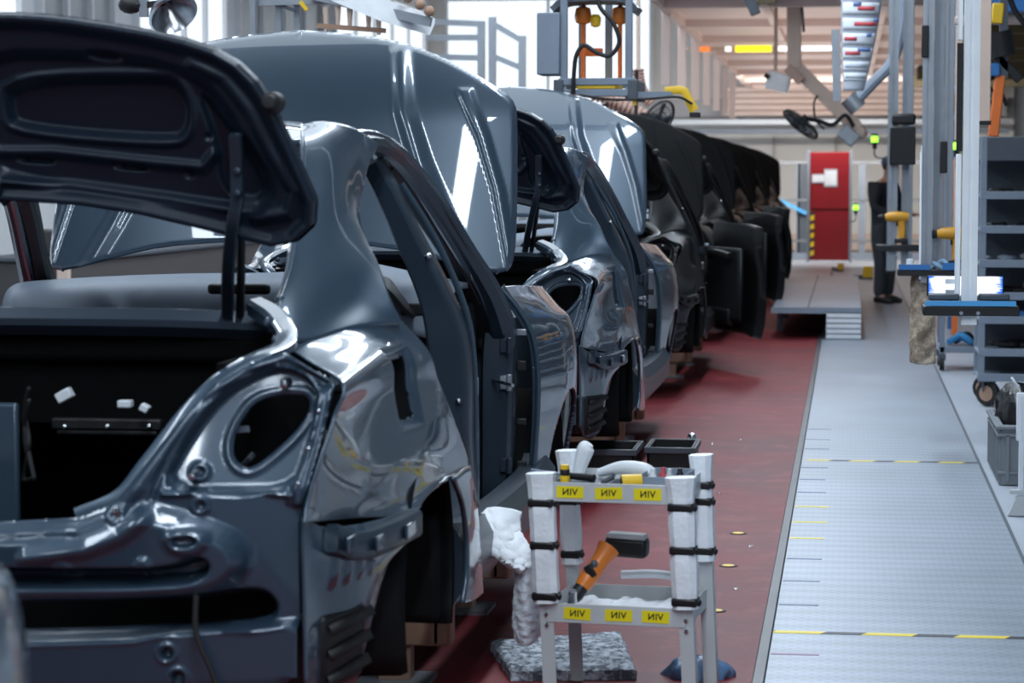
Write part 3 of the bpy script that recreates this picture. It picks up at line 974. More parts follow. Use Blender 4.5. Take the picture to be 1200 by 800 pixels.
        b('wing_edge', side(MB().sweep([(.82, 3.40, 1.14), (.885, 3.40, 1.05), (.935, 3.40, .95), (.95, 3.40, .80), (.945, 3.40, .6), (.93, 3.40, .42)], (.03, .03), 30, (0, 1, 0), .3), s), P)
        for zz, w_ in ((.98, .03), (.86, .045), (.66, .03), (.50, .05)):
            b('wing_bracket', side(MB().box((.90, 3.37, zz), (.035, .02, w_ * .8)), s), 'alu' if zz > .9 else 'blackplastic', bev=.004)
        n = 22; V = []
        for i in range(n):
            a = math.pi * (-0.05 + 1.1 * i / (n - 1))
            V.append([(0.94, 3.95 - .37 * math.cos(a), .36 + .36 * math.sin(a)), (.55, 3.95 - .37 * math.cos(a), .36 + .36 * math.sin(a))])
        b('front_liner', side(MB().grid(V), s), 'liner', solid=.01)
        # inner flank of the luggage space and cabin floor edge
        b('trunk_side', side(MB().b2((.60, .28, .42), (.62, .84, 1.10)), s), 'felt')
    # --- roof and glass frame headers
    rows = []
    for y, hw, z in ((1.36, .54, 1.60), (1.55, .585, 1.625), (1.9, .60, 1.64), (2.2, .60, 1.615), (2.45, .58, 1.57)):
        rows.append([(x * hw, y + .0 * abs(x), z + .05 * (1 - x * x)) for x in (-1, -.6, 0, .6, 1)])
    b('roof', MB().grid(loft(rows, 30, 30)), P, ang=60, solid=.03, off=1)
    b('scuttle', MB().sweep([(-.80, 3.34, 1.10), (-.4, 3.30, 1.135), (0, 3.28, 1.145), (.4, 3.30, 1.135), (.80, 3.34, 1.10)], (.12, .05), 30, (0, 1, 0), .3), PI)
    # --- shelf, luggage space, floor
    sh = MB().sweep([(-.60, .80, 1.155), (-.3, .76, 1.165), (.3, .76, 1.165), (.60, .80, 1.155)], (.07, .07), 24, (0, 1, 0), .75)
    b('shelf_beam', sh, 'hinge' if P == 'paint' else LID)
    b('parcel_shelf', MB().b2((-.62, .78, 1.06), (.62, 1.30, 1.15)), 'felt', bev=.02)
    b('seat_bulkhead', MB().b2((-.62, .82, .90), (.62, .86, 1.14)), 'felt')
    for a_, c_ in (((-.36, .80, 1.08), (-.33, .80, 1.04)), ((-.17, .80, 1.04), (-.155, .80, 1.08))):
        pass
    b('trunk_floor', MB().b2((-.62, .14, .40), (.62, 1.9, .44)), 'felt')
    b('seat_back', MB().b2((-.62, 1.30, .44), (.62, 1.36, 1.06)), 'felt')
    b('bulkhead_panel', MB().b2((-.25, .60, .50), (.005, .625, .97)), P, bev=.008)
    bk = b('trunk_bracket', MB().b2(C(60, 490, .66), C(192, 503, .69)).b2(C(66, 503, .665), C(186, 510, .68)), 'blackplastic', bev=.004)
    for px in (76, 126, 175):
        qv = C(px, 500, .64)
        b('bracket_screw', MB().ball(qv, .008, 10), 'chrome', bk)
    for px, py, w_, h_, a_ in ((76, 463, .040, .026, -.5), (147, 473, .034, .018, 0), (170, 478, .022, .018, .5)):
        qv = C(px, py, .62)
        b('connector', MB().box(qv, (w_, .03, h_), (0, a_, 0)), 'white_pl', bev=.003)
    for py in (455, 470, 520):
        b('wire', MB().tube([C(30, 440 + py * 0.1, .66), C(34, py, .62), C(28, py + 40, .64), C(40, 560, .60)], .006), 'rubber')
    # lamp opening: dark pocket with a tag and a cable
    for s in (1, -1):
        po = b('lamp_pocket', side(MB().b2((.64, .42, .74), (.80, .52, 1.03)), s), 'felt')
        qv = C(284, 503, .27)
        b('pocket_tag', side(MB().box(qv, (.032, .01, .013), (0, -.12, 0)), s), 'grey_paint', po)
        qv = C(288, 542, .24)
        b('pocket_clip', side(MB().sweep([(qv[0] - .02, .24, qv[2] - .012), qv, (qv[0] + .02, .24, qv[2] + .022)], (.01, .012), 10, (0, 1, 0), .3), s), 'chrome', po)
    b('cabin_floor', MB().b2((-.80, 1.9, .34), (.80, 3.35, .40)), 'felt')
    b('firewall', MB().b2((-.80, 3.36, .40), (.80, 3.40, 1.06)), PI)
    b('engine_bay', MB().b2((-.80, 3.45, .42), (.80, 4.5, .60)).b2((-.8, 3.45, .60), (-.72, 4.45, 1.0)).b2((.72, 3.45, .60), (.8, 4.45, 1.0)), PI)
    b('front_beam', MB().sweep([(-.78, 4.45, .80), (-.4, 4.56, .80), (.4, 4.56, .80), (.78, 4.45, .80)], (.08, .3), 24, (0, 1, 0), .2), PI)
    # --- dashboard
    rows = []
    for y, dz in ((2.62, -.16), (2.66, -.04), (2.76, .0), (2.95, .005), (3.2, -.005), (3.32, -.02)):
        rows.append([(x, y + .06 * (1 - abs(x) / .78), 1.145 + dz + .03 * (1 - (x / .78) ** 2) + (.05 * math.exp(-((x - .42) / .2) ** 2) if 2.6 < y < 3.0 else 0)) for x in np.linspace(-.76, .76, 9)])
    ds = b('dashboard', MB().grid(loft(rows, 60, 30)), 'dash', ang=60, solid=.02, off=1)
    b('dashboard_core', MB().b2((-.74, 2.74, .70), (.74, 3.2, 1.08)), 'blackplastic', ds, bev=.03)
    b('screen', MB().b2((-.05, 2.62, 1.145), (.16, 2.66, 1.18)), 'blackplastic', ds, bev=.012)
    b('vent_slot', MB().b2((.60, 2.62, 1.08), (.72, 2.66, 1.12)), 'blackplastic', ds, bev=.006)
    b('dash_end', MB().b2((.745, 2.66, .80), (.765, 3.20, 1.10)), 'blackplastic', ds, bev=.01)
    b('instrument_hood', MB().sweep([(.22, 2.66, 1.11), (.30, 2.60, 1.185), (.42, 2.58, 1.20), (.54, 2.60, 1.185), (.62, 2.66, 1.11)], (.2, .02), 30, (0, 1, 0), .3), 'blackplastic', ds)
    st = MB()
    ax = Vector((0, -.9, .42)).normalized(); u = Vector((1, 0, 0)); v = ax.cross(u)
    cc = Vector((.42, 2.5, 1.02))
    st.tube([cc + u * (.185 * math.cos(a)) + v * (.185 * math.sin(a)) for a in np.linspace(0, 2 * math.pi, 33)], .015, 8, 64)
    sw = b('steering_wheel', st, 'blackplastic')
    b('hub', MB().cyl(cc - ax * .03, cc + ax * .02, .06, .05), 'blackplastic', sw)
    for a in (0, math.pi, -math.pi / 2):
        b('spoke', MB().bar(cc, cc + u * (.18 * math.cos(a)) + v * (.18 * math.sin(a)), .03, .015), 'grey_paint', sw)
    b('column', MB().cyl(cc - ax * .03, cc - ax * .22, .04), 'blackplastic', sw)
    for s in (1, -1):
        tp = [(x - .055, y - .02, z) for x, y, z in rl[3:]]
        b('pillar_trim', side(MB().sweep(tp, ((.05, .05), (.06, .06), (.055, .05), (.065, .06), (.06, .06), (.07, .08)), 50, (1, 0, 0), .4), s), 'blackplastic')
    b('mirror_base', MB().box((.80, 3.2, 1.12), (.05, .16, .08)), 'blackplastic', bev=.01)
    return root


def door_set(root, ang, yh, seed):
    """a black front door standing open on the hinge pillar"""
    rows = []
    Lx = .98
    d = MB()
    prof = [(1.17, .02), (1.0, .0), (.75, .05), (.45, .04), (.31, .0)]
    for z, t in prof:
        rows.append([(t * .8 - .02, -u * Lx, z - .02 * (u > .9)) for u in (0, .25, .5, .75, .97, 1.0)])
    Gd = loft(rows, 30, 26)
    d.grid(Gd)
    M_ = Matrix.Rotation(R(ang), 4, 'Z')
    o = d.build('door', M['black_paint'], root, ang=60, solid=.07, off=1)
    o.location = (.97, yh, 0); o.rotation_euler = (0, 0, R(ang))
    t = MB().b2((-.115, -.90, .40), (-.06, -.12, .98))
    tr = t.build('door_trim', M['black_in'], o, bev=.03)
    MB().sweep([(-.13, -.75, .92), (-.17, -.6, .94), (-.17, -.4, .94), (-.13, -.25, .90)], (.04, .05), 20, (0, 0, 1), .3).build('armrest', M['blackplastic'], o)
    MB().b2((-.13, -.7, .36), (-.07, -.15, .50)).build('door_pocket', M['blackplastic'], o, bev=.02)
    return o


cars = []
LAB = ['slate-blue sedan body nearest the camera, trunk lid and bonnet raised',
       'slate-blue sedan body second in the line, behind the nearest one',
       'black sedan body third in the line, its front door swung open',
       'black sedan body fourth in the line, open door behind the third',
       'black sedan body fifth in the line',
       'black sedan body sixth in the line',
       'black sedan body last visible in the line, at the far end']
GRP = 'sedan bodies on the assembly line'
for i in range(7):
    if i == 0: o = make_car('car_body', LAB[0], 'paint', 'paint_in', 'liddark', 'paint', GRP)
    elif i == 2: o = make_car('car_body', LAB[2], 'black_paint', 'black_in', 'black_cover', 'black_cover', GRP)
    else: o = copy_tree(cars[0] if i == 1 else cars[2])
    o['label'] = LAB[i]
    cars.append(o)
for i, o in enumerate(cars):
    o.location = (XC, YC + PITCHY * i, 0)
car0 = copy_tree(cars[0])
car0['label'] = 'slate-blue sedan body cut off at the picture edge, its nose corner at lower left'
car0.location = (XC, -1.24, 0)
door_set(cars[2], 22, 3.28, 1)
door_set(cars[3], 22, 3.28, 2)
door_set(cars[4], 18, 3.28, 3)

# carriers on the deck under the bodies
for i in range(7):
    own = ('nearest car', 'second car', 'third car', 'fourth car', 'fifth car', 'sixth car', 'last car')[i]
    if i == 0:
        c0 = empty('body_carrier', (0, 0, 0), '', 'carrier', 'carriers under the car bodies')
        for y in (1.95, 3.2):
            MB().b2((-.84, y, .12), (.84, y + .09, .215)).build('cross_beam', M['wood'], c0, bev=.006)
            for s in (1, -1):
                MB().b2((s * .70 - .05, y + .01, .012), (s * .70 + .05, y + .08, .12)).build('post', M['wood'], c0, bev=.004)
                MB().b2((s * .70 - .11, y - .06, 0), (s * .70 + .11, y + .15, .014)).build('base_plate', M['alu'], c0)
                MB().b2((s * .845 - .03, y - .0, .12), (s * .845 + .03, y + .09, .284)).build('support_pad', M['wood'], c0, bev=.01)
        c = c0
    else:
        c = copy_tree(c0)
    c['label'] = 'pale brown carrier on the red deck under the ' + own
    c.location = (XC, YC + PITCHY * i, 0)

pw = W(306, 336, 8.0)
o = MB().add([(-.075, -.06, 0), (.075, -.07, .004), (.085, .06, .006), (-.06, .07, .012)], [(0, 1, 2, 3)]).build('paper_sheet', M['paper'], solid=.002)
o.location = (pw.x, 8.0, pw.z); o.rotation_euler = (R(24), 0, .1)
tag(o, 'white paper sheet lying on the grey dashboard of the nearest car', 'paper')

# ------------------------------------------------------------------ tool cart in the aisle
CY, CW, CD_ = 6.92, 0.41, 0.35
CRZ = -0.11
CX = W(720, 600, CY).x
cart = empty('tool_cart', (CX, CY, 0), 'small grey two-shelf tool cart with foam-padded legs and yellow labels, standing in the aisle', 'cart', None, CRZ)
ZT, ZB = .655, .29


def lean(x, z):
    return x - .030 * (z / .65) + .018


def cpt(x, y, z):
    return (lean(x, z), y, z)


def lettering(parent, c, size, dark=True):
    cu = bpy.data.curves.new('lettering', 'FONT')
    cu.body = 'VIN'
    cu.size = size; cu.align_x = 'CENTER'; cu.align_y = 'CENTER'; cu.extrude = .0003; cu.space_character = 1.1
    cu.offset = .0006
    t = bpy.data.objects.new('tmp', cu)
    COL.objects.link(t)
    me = bpy.data.meshes.new_from_object(t.evaluated_get(bpy.context.evaluated_depsgraph_get()))
    bpy.data.objects.remove(t)
    o = link('lettering', me, None, parent)
    me.materials.clear(); me.materials.append(M['ink'])
    o.location = c
    o.rotation_euler = (math.pi / 2, 0, 0)
    o.scale = (-1, 1, 1)
    return o


def strap(parent, x, y, z, w, d, par=None):
    m = MB()
    m.box(cpt(x, y, z), (w, d, .024))
    m.box(cpt(x + w * .5, y - d * .1, z - .002), (.02, .012, .02), (.2, .3, .3))
    return m.build('strap', M['tape_black'], par or parent, bev=.008)


hw = CW / 2
for sx in (-1, 1):
    for fy in (0, 1):
        y = fy * CD_
        lg = MB()
        p, q = cpt(sx * hw, y, 0), cpt(sx * hw, y, ZT + (.03 if fy else 0))
        # angle-iron leg
        lg.bar((p[0], y, p[2]), (q[0], y, q[2]), .040, .005, (0, 1, 0))
        lg.bar((p[0] + sx * .018, y + .018, p[2]), (q[0] + sx * .018, y + .018, q[2]), .005, .040, (0, 1, 0))
        lo = lg.build('leg', M['cart'], cart)
        if not fy:
            for zz in (.235, .265):
                c = cpt(sx * hw, y, zz)
                MB().lathe((c[0], y - .003, c[2]), ((0, -.006), (.006, -.005), (.007, 0), (.007, .004)), 10, (0, 1, 0)).build('bolt', M['chrome'], lo)
        # foam padding wrapped round the leg, pinched by the straps
        z0, z1 = (.30, ZT + .022) if not fy else ((.385, ZT + .048) if sx > 0 else (.36, ZT + .05))
        P, S = [], []
        zs = np.linspace(z0, z1, 30)
        tape = (z0 + .02, (z0 + z1) / 2 - .02, z1 - .085) if not fy else (z0 + .03, (z0 + z1) / 2 + .02, z1 - .09)
        for z in zs:
            pin = max(math.exp(-((z - t) / .018) ** 2) for t in tape)
            c = cpt(sx * hw, y + .004, z)
            P.append(c); r = .074 * (1 - .07 * pin) + .002 * math.sin(z * 47 + sx)
            if z > z1 - .05: r += .010 * (z - z1 + .05) / .05
            S.append((r * (1.0 if not fy else .8), r * .85))
        pd = MB().sweep(P, S, 60, (1, 0, 0), .45).build('foam_padding', M['foam'], lo)
        for t in tape:
            strap(lo, sx * hw, y + .004, t, .074 if not fy else .060, .066, lo)
rail_t, rail_b = [], []
# shelves: tray with upturned rim
for z, nm in ((ZT - .012, 'top_shelf'), (ZB, 'bottom_shelf')):
    t = MB()
    t.b2((lean(-hw, z), 0, z - .035), (lean(hw, z), CD_, z - .030))
    so = t.build(nm, M['cart'], cart)
    for (a, b_) in (((-hw, -.006), (hw, -.002)), ((-hw, CD_), (hw, CD_ + .004))):
        MB().b2((lean(a[0], z), a[1], z - .046), (lean(b_[0], z), b_[1], z + .010)).build('shelf_rail', M['cart'], so, bev=.0015)
    for s in (-1, 1):
        MB().b2((lean(s * hw, z) - .002, 0, z - .046), (lean(s * hw, z) + .002, CD_, z + .010)).build('shelf_rail', M['cart'], so)
    xs = (-.118, -.004, .110) if nm == 'top_shelf' else (-.112, .010, .118)
    for k, x in enumerate(xs):
        yl = MB().box((0, 0, 0), (.080, .0012, .034), (0, (.02, -.03, .01)[k] + (.02 if nm != 'top_shelf' else -.02), 0))
        lb = yl.build('label_tape', M['tape_yellow'], cart)
        lb.location = (lean(x, z), -.0068, z - .018)
        lettering(lb, (0, -.0008, 0), .026)
# white padding roll along the bottom shelf's back and a foam sheet on it
MB().tube([(lean(-.06, ZB) + .01, CD_ - .02, ZB + .045), (.05, CD_ - .025, ZB + .052), (.12, CD_ - .02, ZB + .047), (lean(hw, ZB) - .03, CD_ - .02, ZB + .052)], .013, 8).build('foam_roll', M['foam'], cart)
V = []
for i in range(26):
    V.append([(lean(-hw + .02 + (CW - .05) * i / 25, ZB), .03 + .27 * j / 12, ZB - .026 + .006 * math.sin(i * .7 + j * .5) + .004 * math.sin(i * 1.9 - j)) for j in range(13)])
o = MB().grid(V).build('foam_sheet', M['foam'], None, solid=.006, off=1)
o.location = (CX, CY, .004); o.rotation_euler = (0, 0, CRZ)
tag(o, 'white foam sheet lining the lower shelf of the tool cart', 'foam sheet')

# cordless angle wrench lying across the lower shelf
wr = empty('angle_wrench', (CX, CY, 0), 'orange and black cordless angle wrench lying on the lower cart shelf', 'power tool', None, CRZ)
A = Vector((-.135, .06, ZB + .010)); B_ = Vector((-.06, .15, ZB + .135))
t = (B_ - A).normalized() * .82
b0 = MB().tube([A + t * .055, A + t * .09, A + t * .14, A + t * .19, A + t * .235], (.022, .027, .026, .027, .036), 14, 30)
b0.build('grip', M['orange'], wr, ang=60)
MB().tube([A - t * .0, A + t * .02, A + t * .06], (.016, .021, .021), 14, 16).build('gear_head', M['blackplastic'], wr)
MB().cyl(A + Vector((0, -.008, -.004)), A + Vector((.004, -.02, .030)), .015, .012).build('head_ring', M['chrome'], wr)
MB().box(A + t * .12 + Vector((.002, -.026, .010)), (.026, .010, .040), (.0, -.55, 0)).build('trigger', M['blackplastic'], wr, bev=.004)
MB().ball(A + t * .15 + Vector((0, -.024, .012)), .012, 12).build('button', M['grey_dark'], wr)
c = A + t * .255 + Vector((.043, .02, -.01))
MB().box(c, (.125, .07, .058), (0, .04, 0)).build('battery', M['blackplastic'], wr, bev=.012)
MB().box(c + Vector((0, 0, .032)), (.118, .066, .016), (0, .04, 0)).build('battery_cap', M['cart'], wr, bev=.007)

# things on the top shelf
zt = ZT - .042


def on_cart(name, label, cat, group=None):
    return empty(name, (CX, CY, 0), label, cat, group, CRZ)


o = on_cart('screwdriver', 'yellow and black screwdriver standing in the front left corner of the cart top', 'screwdriver')
MB().lathe((-.158, .05, zt + .028), ((0, 0), (.014, .002), (.015, .02), (.011, .03), (.014, .045), (.013, .056), (0, .058)), 14).build('handle', M['yellow'], o)
MB().lathe((-.158, .05, zt + .052), ((.0125, 0), (.0145, .006), (.0145, .018), (.012, .022)), 14).build('grip_ring', M['rubber'], o)
MB().cyl((-.158, .05, zt), (-.158, .05, zt + .03), .004).build('shaft', M['chrome'], o)
o = on_cart('long_bar', 'thin grey steel rod sticking out left over the cart top towards the nearest car', 'rod')
MB().cyl((-.16, .12, zt + .045), (-.285, .16, zt + .052), .0045).build('shaft', M['grey_paint'], o)
MB().cyl((-.17, .118, zt + .045), (-.08, .095, zt + .042), .010, .012).build('handle', M['blackplastic'], o)
o = on_cart('black_tray', 'flat black tool tray at the left of the cart top', 'tray')
MB().b2((-.19, .03, zt + .0), (-.03, .22, zt + .030)).b2((-.18, .04, zt + .03), (-.17, .21, zt + .045)).b2((-.05, .04, zt + .03), (-.04, .21, zt + .045)).build('tray_body', M['grey_dark'], o, bev=.006)
o = on_cart('power_screwdriver', 'white and yellow power screwdriver lying on the middle of the cart top', 'power tool')
MB().tube([(-.09, .2, zt + .045), (-.02, .2, zt + .062), (.05, .19, zt + .058), (.08, .18, zt + .045)], (.012, .020, .022, .014), 12, 24).build('housing', M['white_pl'], o)
MB().cyl((.005, .08, zt + .035), (.06, .10, zt + .04), .022, .018).build('collar', M['yellow'], o)
MB().cyl((.0, .078, zt + .035), (.006, .08, zt + .035), .013).build('nose', M['rubber'], o)
o = on_cart('parts_box', 'open metal box with red and white striped bottles at the right of the cart top', 'box')
MB().b2((.06, .10, zt), (.19, .25, zt + .004)).b2((.06, .10, zt), (.19, .104, zt + .05)).b2((.06, .246, zt), (.19, .25, zt + .06)).b2((.06, .10, zt), (.064, .25, zt + .06)).b2((.186, .10, zt), (.19, .25, zt + .06)).build('box_body', M['grey_paint'], o, bev=.003)
for k, (x, mm) in enumerate(((.085, 'white_pl'), (.11, 'paper_red'), (.135, 'cart'), (.16, 'blackplastic'))):
    MB().lathe((x, .14 + .03 * (k % 2), zt + .004), ((0, 0), (.012, 0), (.012, .045), (.007, .055), (.007, .066), (0, .067)), 12).build('tube', M[mm], o)
o = on_cart('glove_roll', 'white rolled glove stuck behind the left rear padded leg of the cart', 'glove')
MB().tube([(-.175, CD_ - .05, zt + .02), (-.165, CD_ - .05, zt + .06), (-.150, CD_ - .05, zt + .105), (-.14, CD_ - .05, zt + .12)], (.016, .022, .026, .014), 10, 20).build('glove_body', M['foam'], o)

# ------------------------------------------------------------------ floor things round the cart
a = G(655, 775, 0)
V = []
rs = random.Random(3)
cn = [G(575, 762), G(727, 752), G(745, 796), G(598, 798)]
for i in range(40):
    r = []
    for j in range(24):
        u, v = i / 39, j / 23
        p = cn[0] * (1 - u) * (1 - v) + cn[1] * u * (1 - v) + cn[2] * u * v + cn[3] * (1 - u) * v
        e = min(u, 1 - u, v, 1 - v)
        r.append((p.x + rs.uniform(-.004, .004), p.y + rs.uniform(-.004, .004), (.040 if e > .01 else .030) + rs.uniform(-.003, .003)))
    V.append(r)
top = np.array(V)
m = MB().grid(top[:, ::-1])
bot = top.copy(); bot[:, :, 2] = 0.0
rim = [top[i, 0] for i in range(40)] + [top[39, j] for j in range(1, 24)] + [top[i, 23] for i in range(38, -1, -1)] + [top[0, j] for j in range(22, 0, -1)]
rb = [(p[0], p[1], 0.0) for p in rim]
n = len(rim)
m.add(list(rim) + rb, [(i, (i + 1) % n, n + (i + 1) % n, n + i) for i in range(n)] + [tuple(range(2 * n - 1, n - 1, -1))])


def mottled(name, c1, c2, sc):
    mm = mat(name, c1, .8, 0, 0, .1, 5, .5, 120)
    nt = mm.node_tree; N = nt.nodes; L = nt.links
    v = N.new('ShaderNodeTexNoise'); v.inputs['Scale'].default_value = sc; v.inputs['Detail'].default_value = 6; v.inputs['Roughness'].default_value = .75
    tc = N.new('ShaderNodeTexCoord'); L.new(tc.outputs['Object'], v.inputs['Vector'])
    r = N.new('ShaderNodeValToRGB')
    r.color_ramp.elements[0].position = .44; r.color_ramp.elements[0].color = (*c1, 1)
    r.color_ramp.elements[1].position = .58; r.color_ramp.elements[1].color = (*c2, 1)
    L.new(v.outputs['Fac'], r.inputs['Fac']); L.new(r.outputs['Color'], N['Principled BSDF'].inputs['Base Color'])
    return mm


M['mottled'] = mottled('speckled_foam', (.10, .12, .15), (.62, .67, .74), 26)
o = m.build('foam_mat', M['mottled'], loc=(cn[0].x, cn[0].y, 0), ang=50)
tag(o, 'speckled grey foam mat lying on the red deck behind the cart', 'mat')

# white padding bagged over the sill, with its wrinkled sheet hanging down
ST = [(568, 605, 8.1), (590, 606, 8.05), (606, 615, 8.0)]
def foam_sheet(rows, nu, nv, amp, seed):
    Gd = loft(rows, nu, nv)
    rr = np.random.RandomState(seed)
    ph = rr.rand(8) * 6.28
    ii, jj = np.meshgrid(np.arange(nv), np.arange(nu), indexing='ij')
    w = sum(np.sin(ii * a + jj * b_ + p) for a, b_, p in ((.5, .2, ph[0]), (.23, -.6, ph[1]), (.9, .45, ph[2]), (-.4, .9, ph[3]), (1.3, -.2, ph[4]))) / 5
    Gd[:, :, 1] += amp * w
    Gd[:, :, 0] += amp * .5 * np.roll(w, 5, 1)
    return Gd
rows = [[W(565, 601, 7.28), W(585, 599, 7.3), W(606, 602, 7.36)],
        [W(565, 618, 7.22), W(588, 622, 7.22), W(606, 622, 7.3)],
        [W(570, 640, 7.18), W(592, 642, 7.18), W(612, 632, 7.24)],
        [W(590, 654, 7.16), W(606, 660, 7.15), W(624, 646, 7.2)],
        [W(608, 664, 7.15), W(616, 668, 7.14), W(627, 660, 7.18)]]
o = empty('sill_padding', W(595, 640, 7.6), 'white foam padding draped over the sill of the nearest car, its sheet hanging down', 'padding')
L0 = o.location
def shift(Gd): return Gd - np.array(L0)
MB().grid(shift(foam_sheet(rows, 24, 34, .010, 4))).build('foam_pad', M['foam'], o, solid=.035, off=0, ang=80)
M['bubble'] = mat('bubble_wrap', (.80, .86, .93), .3, 0, .3, .08, 12, .5, 90)
rows = [[W(607, 655, 7.18), W(618, 652, 7.16), W(628, 652, 7.18)],
        [W(603, 690, 7.18), W(616, 690, 7.14), W(630, 690, 7.18)],
        [W(601, 725, 7.18), W(616, 728, 7.14), W(633, 725, 7.18)],
        [W(604, 752, 7.18), W(616, 756, 7.15), W(630, 750, 7.18)]]
MB().grid(shift(foam_sheet(rows, 20, 50, .006, 5))).build('hanging_sheet', M['bubble'], o, solid=.008, off=0, ang=80)

# crumpled blue bag by the cart's right rear leg
c = G(815, 800, 0)
m = MB(); rr = np.random.RandomState(6)
V = []
for j in range(14):
    th = j / 13
    r = []
    for i in range(30):
        g = 2 * math.pi * i / 30
        rad = (.105 + .012 * math.sin(3 * g + 4 * th) + .008 * math.sin(7 * g - 5 * th)) * math.sin(math.pi * (.5 + .5 * th)) ** .8 if th < 1 else 0
        r.append((rad * math.cos(g), rad * .7 * math.sin(g), .062 * math.sin(th * math.pi / 2) * (1 + .08 * math.sin(4 * g))))
    V.append(r + [r[0]])
m.grid(np.array(V))
o = m.build('plastic_bag', M['bluebag'], ang=80); o.location = (c.x, c.y + .10, 0)
tag(o, 'crumpled blue plastic bag on the deck by the right rear leg of the cart', 'bag')

# low black transport boxes beyond the cart
def black_box(name, x0, x1, y, h, label, grp=None):
    o = empty(name, ((x0 + x1) / 2, y, 0), label, 'box', grp)
    w = x1 - x0
    m = MB()
    m.b2((-w / 2, -.2, 0), (w / 2, .2, .01)).b2((-w / 2, -.2, 0), (w / 2, -.185, h)).b2((-w / 2, .185, 0), (w / 2, .2, h)).b2((-w / 2, -.2, 0), (-w / 2 + .015, .2, h)).b2((w / 2 - .015, -.2, 0), (w / 2, .2, h))
    m.build('box_body', M['blackplastic'], o, bev=.004)
    MB().b2((-w / 2 - .012, -.212, h - .03), (w / 2 + .012, -.2, h)).b2((-w / 2 - .012, .2, h - .03), (w / 2 + .012, .212, h)).b2((-w / 2 - .012, -.2, h - .03), (-w / 2, .2, h)).b2((w / 2, -.2, h - .03), (w / 2 + .012, .2, h)).build('rim', M['grey_dark'], o, bev=.003)
    MB().b2((-w / 2 + .03, -.18, h * .5), (w / 2 - .03, .18, h * .8)).build('contents', M['rubber'], o, bev=.03)
    return o


p = W(710, 520, 12.2)
black_box('transport_box', W(672, 530, 11.6).x, W(742, 530, 11.6).x, 11.85, .22, 'low black transport box behind the cart, left of the other one')
black_box('transport_box', W(757, 530, 11.9).x, W(812, 530, 11.9).x, 12.15, .20, 'low black transport box behind the cart, at the right rear padded leg')
o = empty('clamp_handle', (W(808, 530, 12.4).x + .01, 12.42, 0), 'small bright clamp stand on the deck beside the right black transport box', 'clamp')
zc = W(808, 521, 12.4).z
MB().cyl((0, 0, 0), (0, 0, zc), .012).build('stem', M['grey_dark'], o)
MB().lathe((0, 0, zc), ((0, .06), (.018, .055), (.026, .03), (.018, 0), (.012, -.02)), 14).build('knob', M['chrome'], o)
MB().lathe((0, 0, 0), ((0, .02), (.05, .018), (.06, 0)), 16).build('foot', M['grey_dark'], o)

# yellow ringed floor studs set in the red deck
for (px, py) in ((787, 348), (757, 446), (719, 582)):
    X = 560 + px * 340 / 877; Y = 490 + py * 340 / 877
    c = G(X, Y)
    o = empty('floor_stud', (c.x, c.y, 0), {348: 'yellow round stud in the red deck, farthest of the three', 446: 'yellow round stud in the red deck, middle of the three', 582: 'yellow round stud in the red deck, nearest of the three'}[py], 'floor stud')
    MB().lathe((0, 0, 0), ((0, .004), (.024, .004), (.026, .001)), 20).build('cap', M['yellow'], o)
    MB().lathe((0, 0, 0), ((.026, .003), (.036, .003), (.038, 0)), 20).build('ring', M['rubber'], o)
for k, (px, py) in enumerate(((843, 578), (868, 515), (880, 640), (815, 560), (862, 690), (835, 520))):
    c = G(px, py)
    o = MB().lathe((0, 0, 0), ((0, .003), (.010, .003), (.012, 0)), 10).build('floor_screw', M['chrome'], None)
    o.location = (c.x, c.y, 0)
    tag(o, 'tiny bright screw head set flush in the red deck beside the walkway', 'screw', 'screw heads in the red deck')

# ------------------------------------------------------------------ tapes on the walkway
def tape(name, x0, x1, y, w, k, label, grp=None, skew=0.0):
    o = MB().add([(x0, y - w / 2, .0015), (x1, y - w / 2 + skew, .0015), (x1, y + w / 2 + skew, .0015), (x0, y + w / 2, .0015), (x0, y - w / 2, 0), (x1, y - w / 2 + skew, 0), (x1, y + w / 2 + skew, 0), (x0, y + w / 2, 0)], [(0, 1, 2, 3), (7, 6, 5, 4), (0, 4, 5, 1), (2, 6, 7, 3), (1, 5, 6, 2), (3, 7, 4, 0)]).build(name, M[k] if isinstance(k, str) else k, loc=(x0, y, 0))
    return tag(o, label, 'tape', grp)


def hazard(name, period):
    m = mat(name, (.7, .55, .02), .5)
    nt = m.node_tree; N = nt.nodes; L = nt.links
    tc = N.new('ShaderNodeTexCoord'); mp = N.new('ShaderNodeMapping'); mp.inputs['Rotation'].default_value = (0, 0, R(28))
    L.new(tc.outputs['Object'], mp.inputs['Vector'])
    sp = N.new('ShaderNodeSeparateXYZ'); L.new(mp.outputs['Vector'], sp.inputs['Vector'])
    q = N.new('ShaderNodeMath'); q.operation = 'DIVIDE'; q.inputs[1].default_value = period; L.new(sp.outputs['X'], q.inputs[0])
    f = N.new('ShaderNodeMath'); f.operation = 'FRACT'; L.new(q.outputs[0], f.inputs[0])
    g = N.new('ShaderNodeMath'); g.operation = 'GREATER_THAN'; g.inputs[1].default_value = .55; L.new(f.outputs[0], g.inputs[0])
    mx = N.new('ShaderNodeMix'); mx.data_type = 'RGBA'; mx.inputs[6].default_value = (.78, .60, .02, 1); mx.inputs[7].default_value = (.025, .03, .04, 1)
    L.new(g.outputs[0], mx.inputs[0]); L.new(mx.outputs[2], N['Principled BSDF'].inputs['Base Color'])
    return m


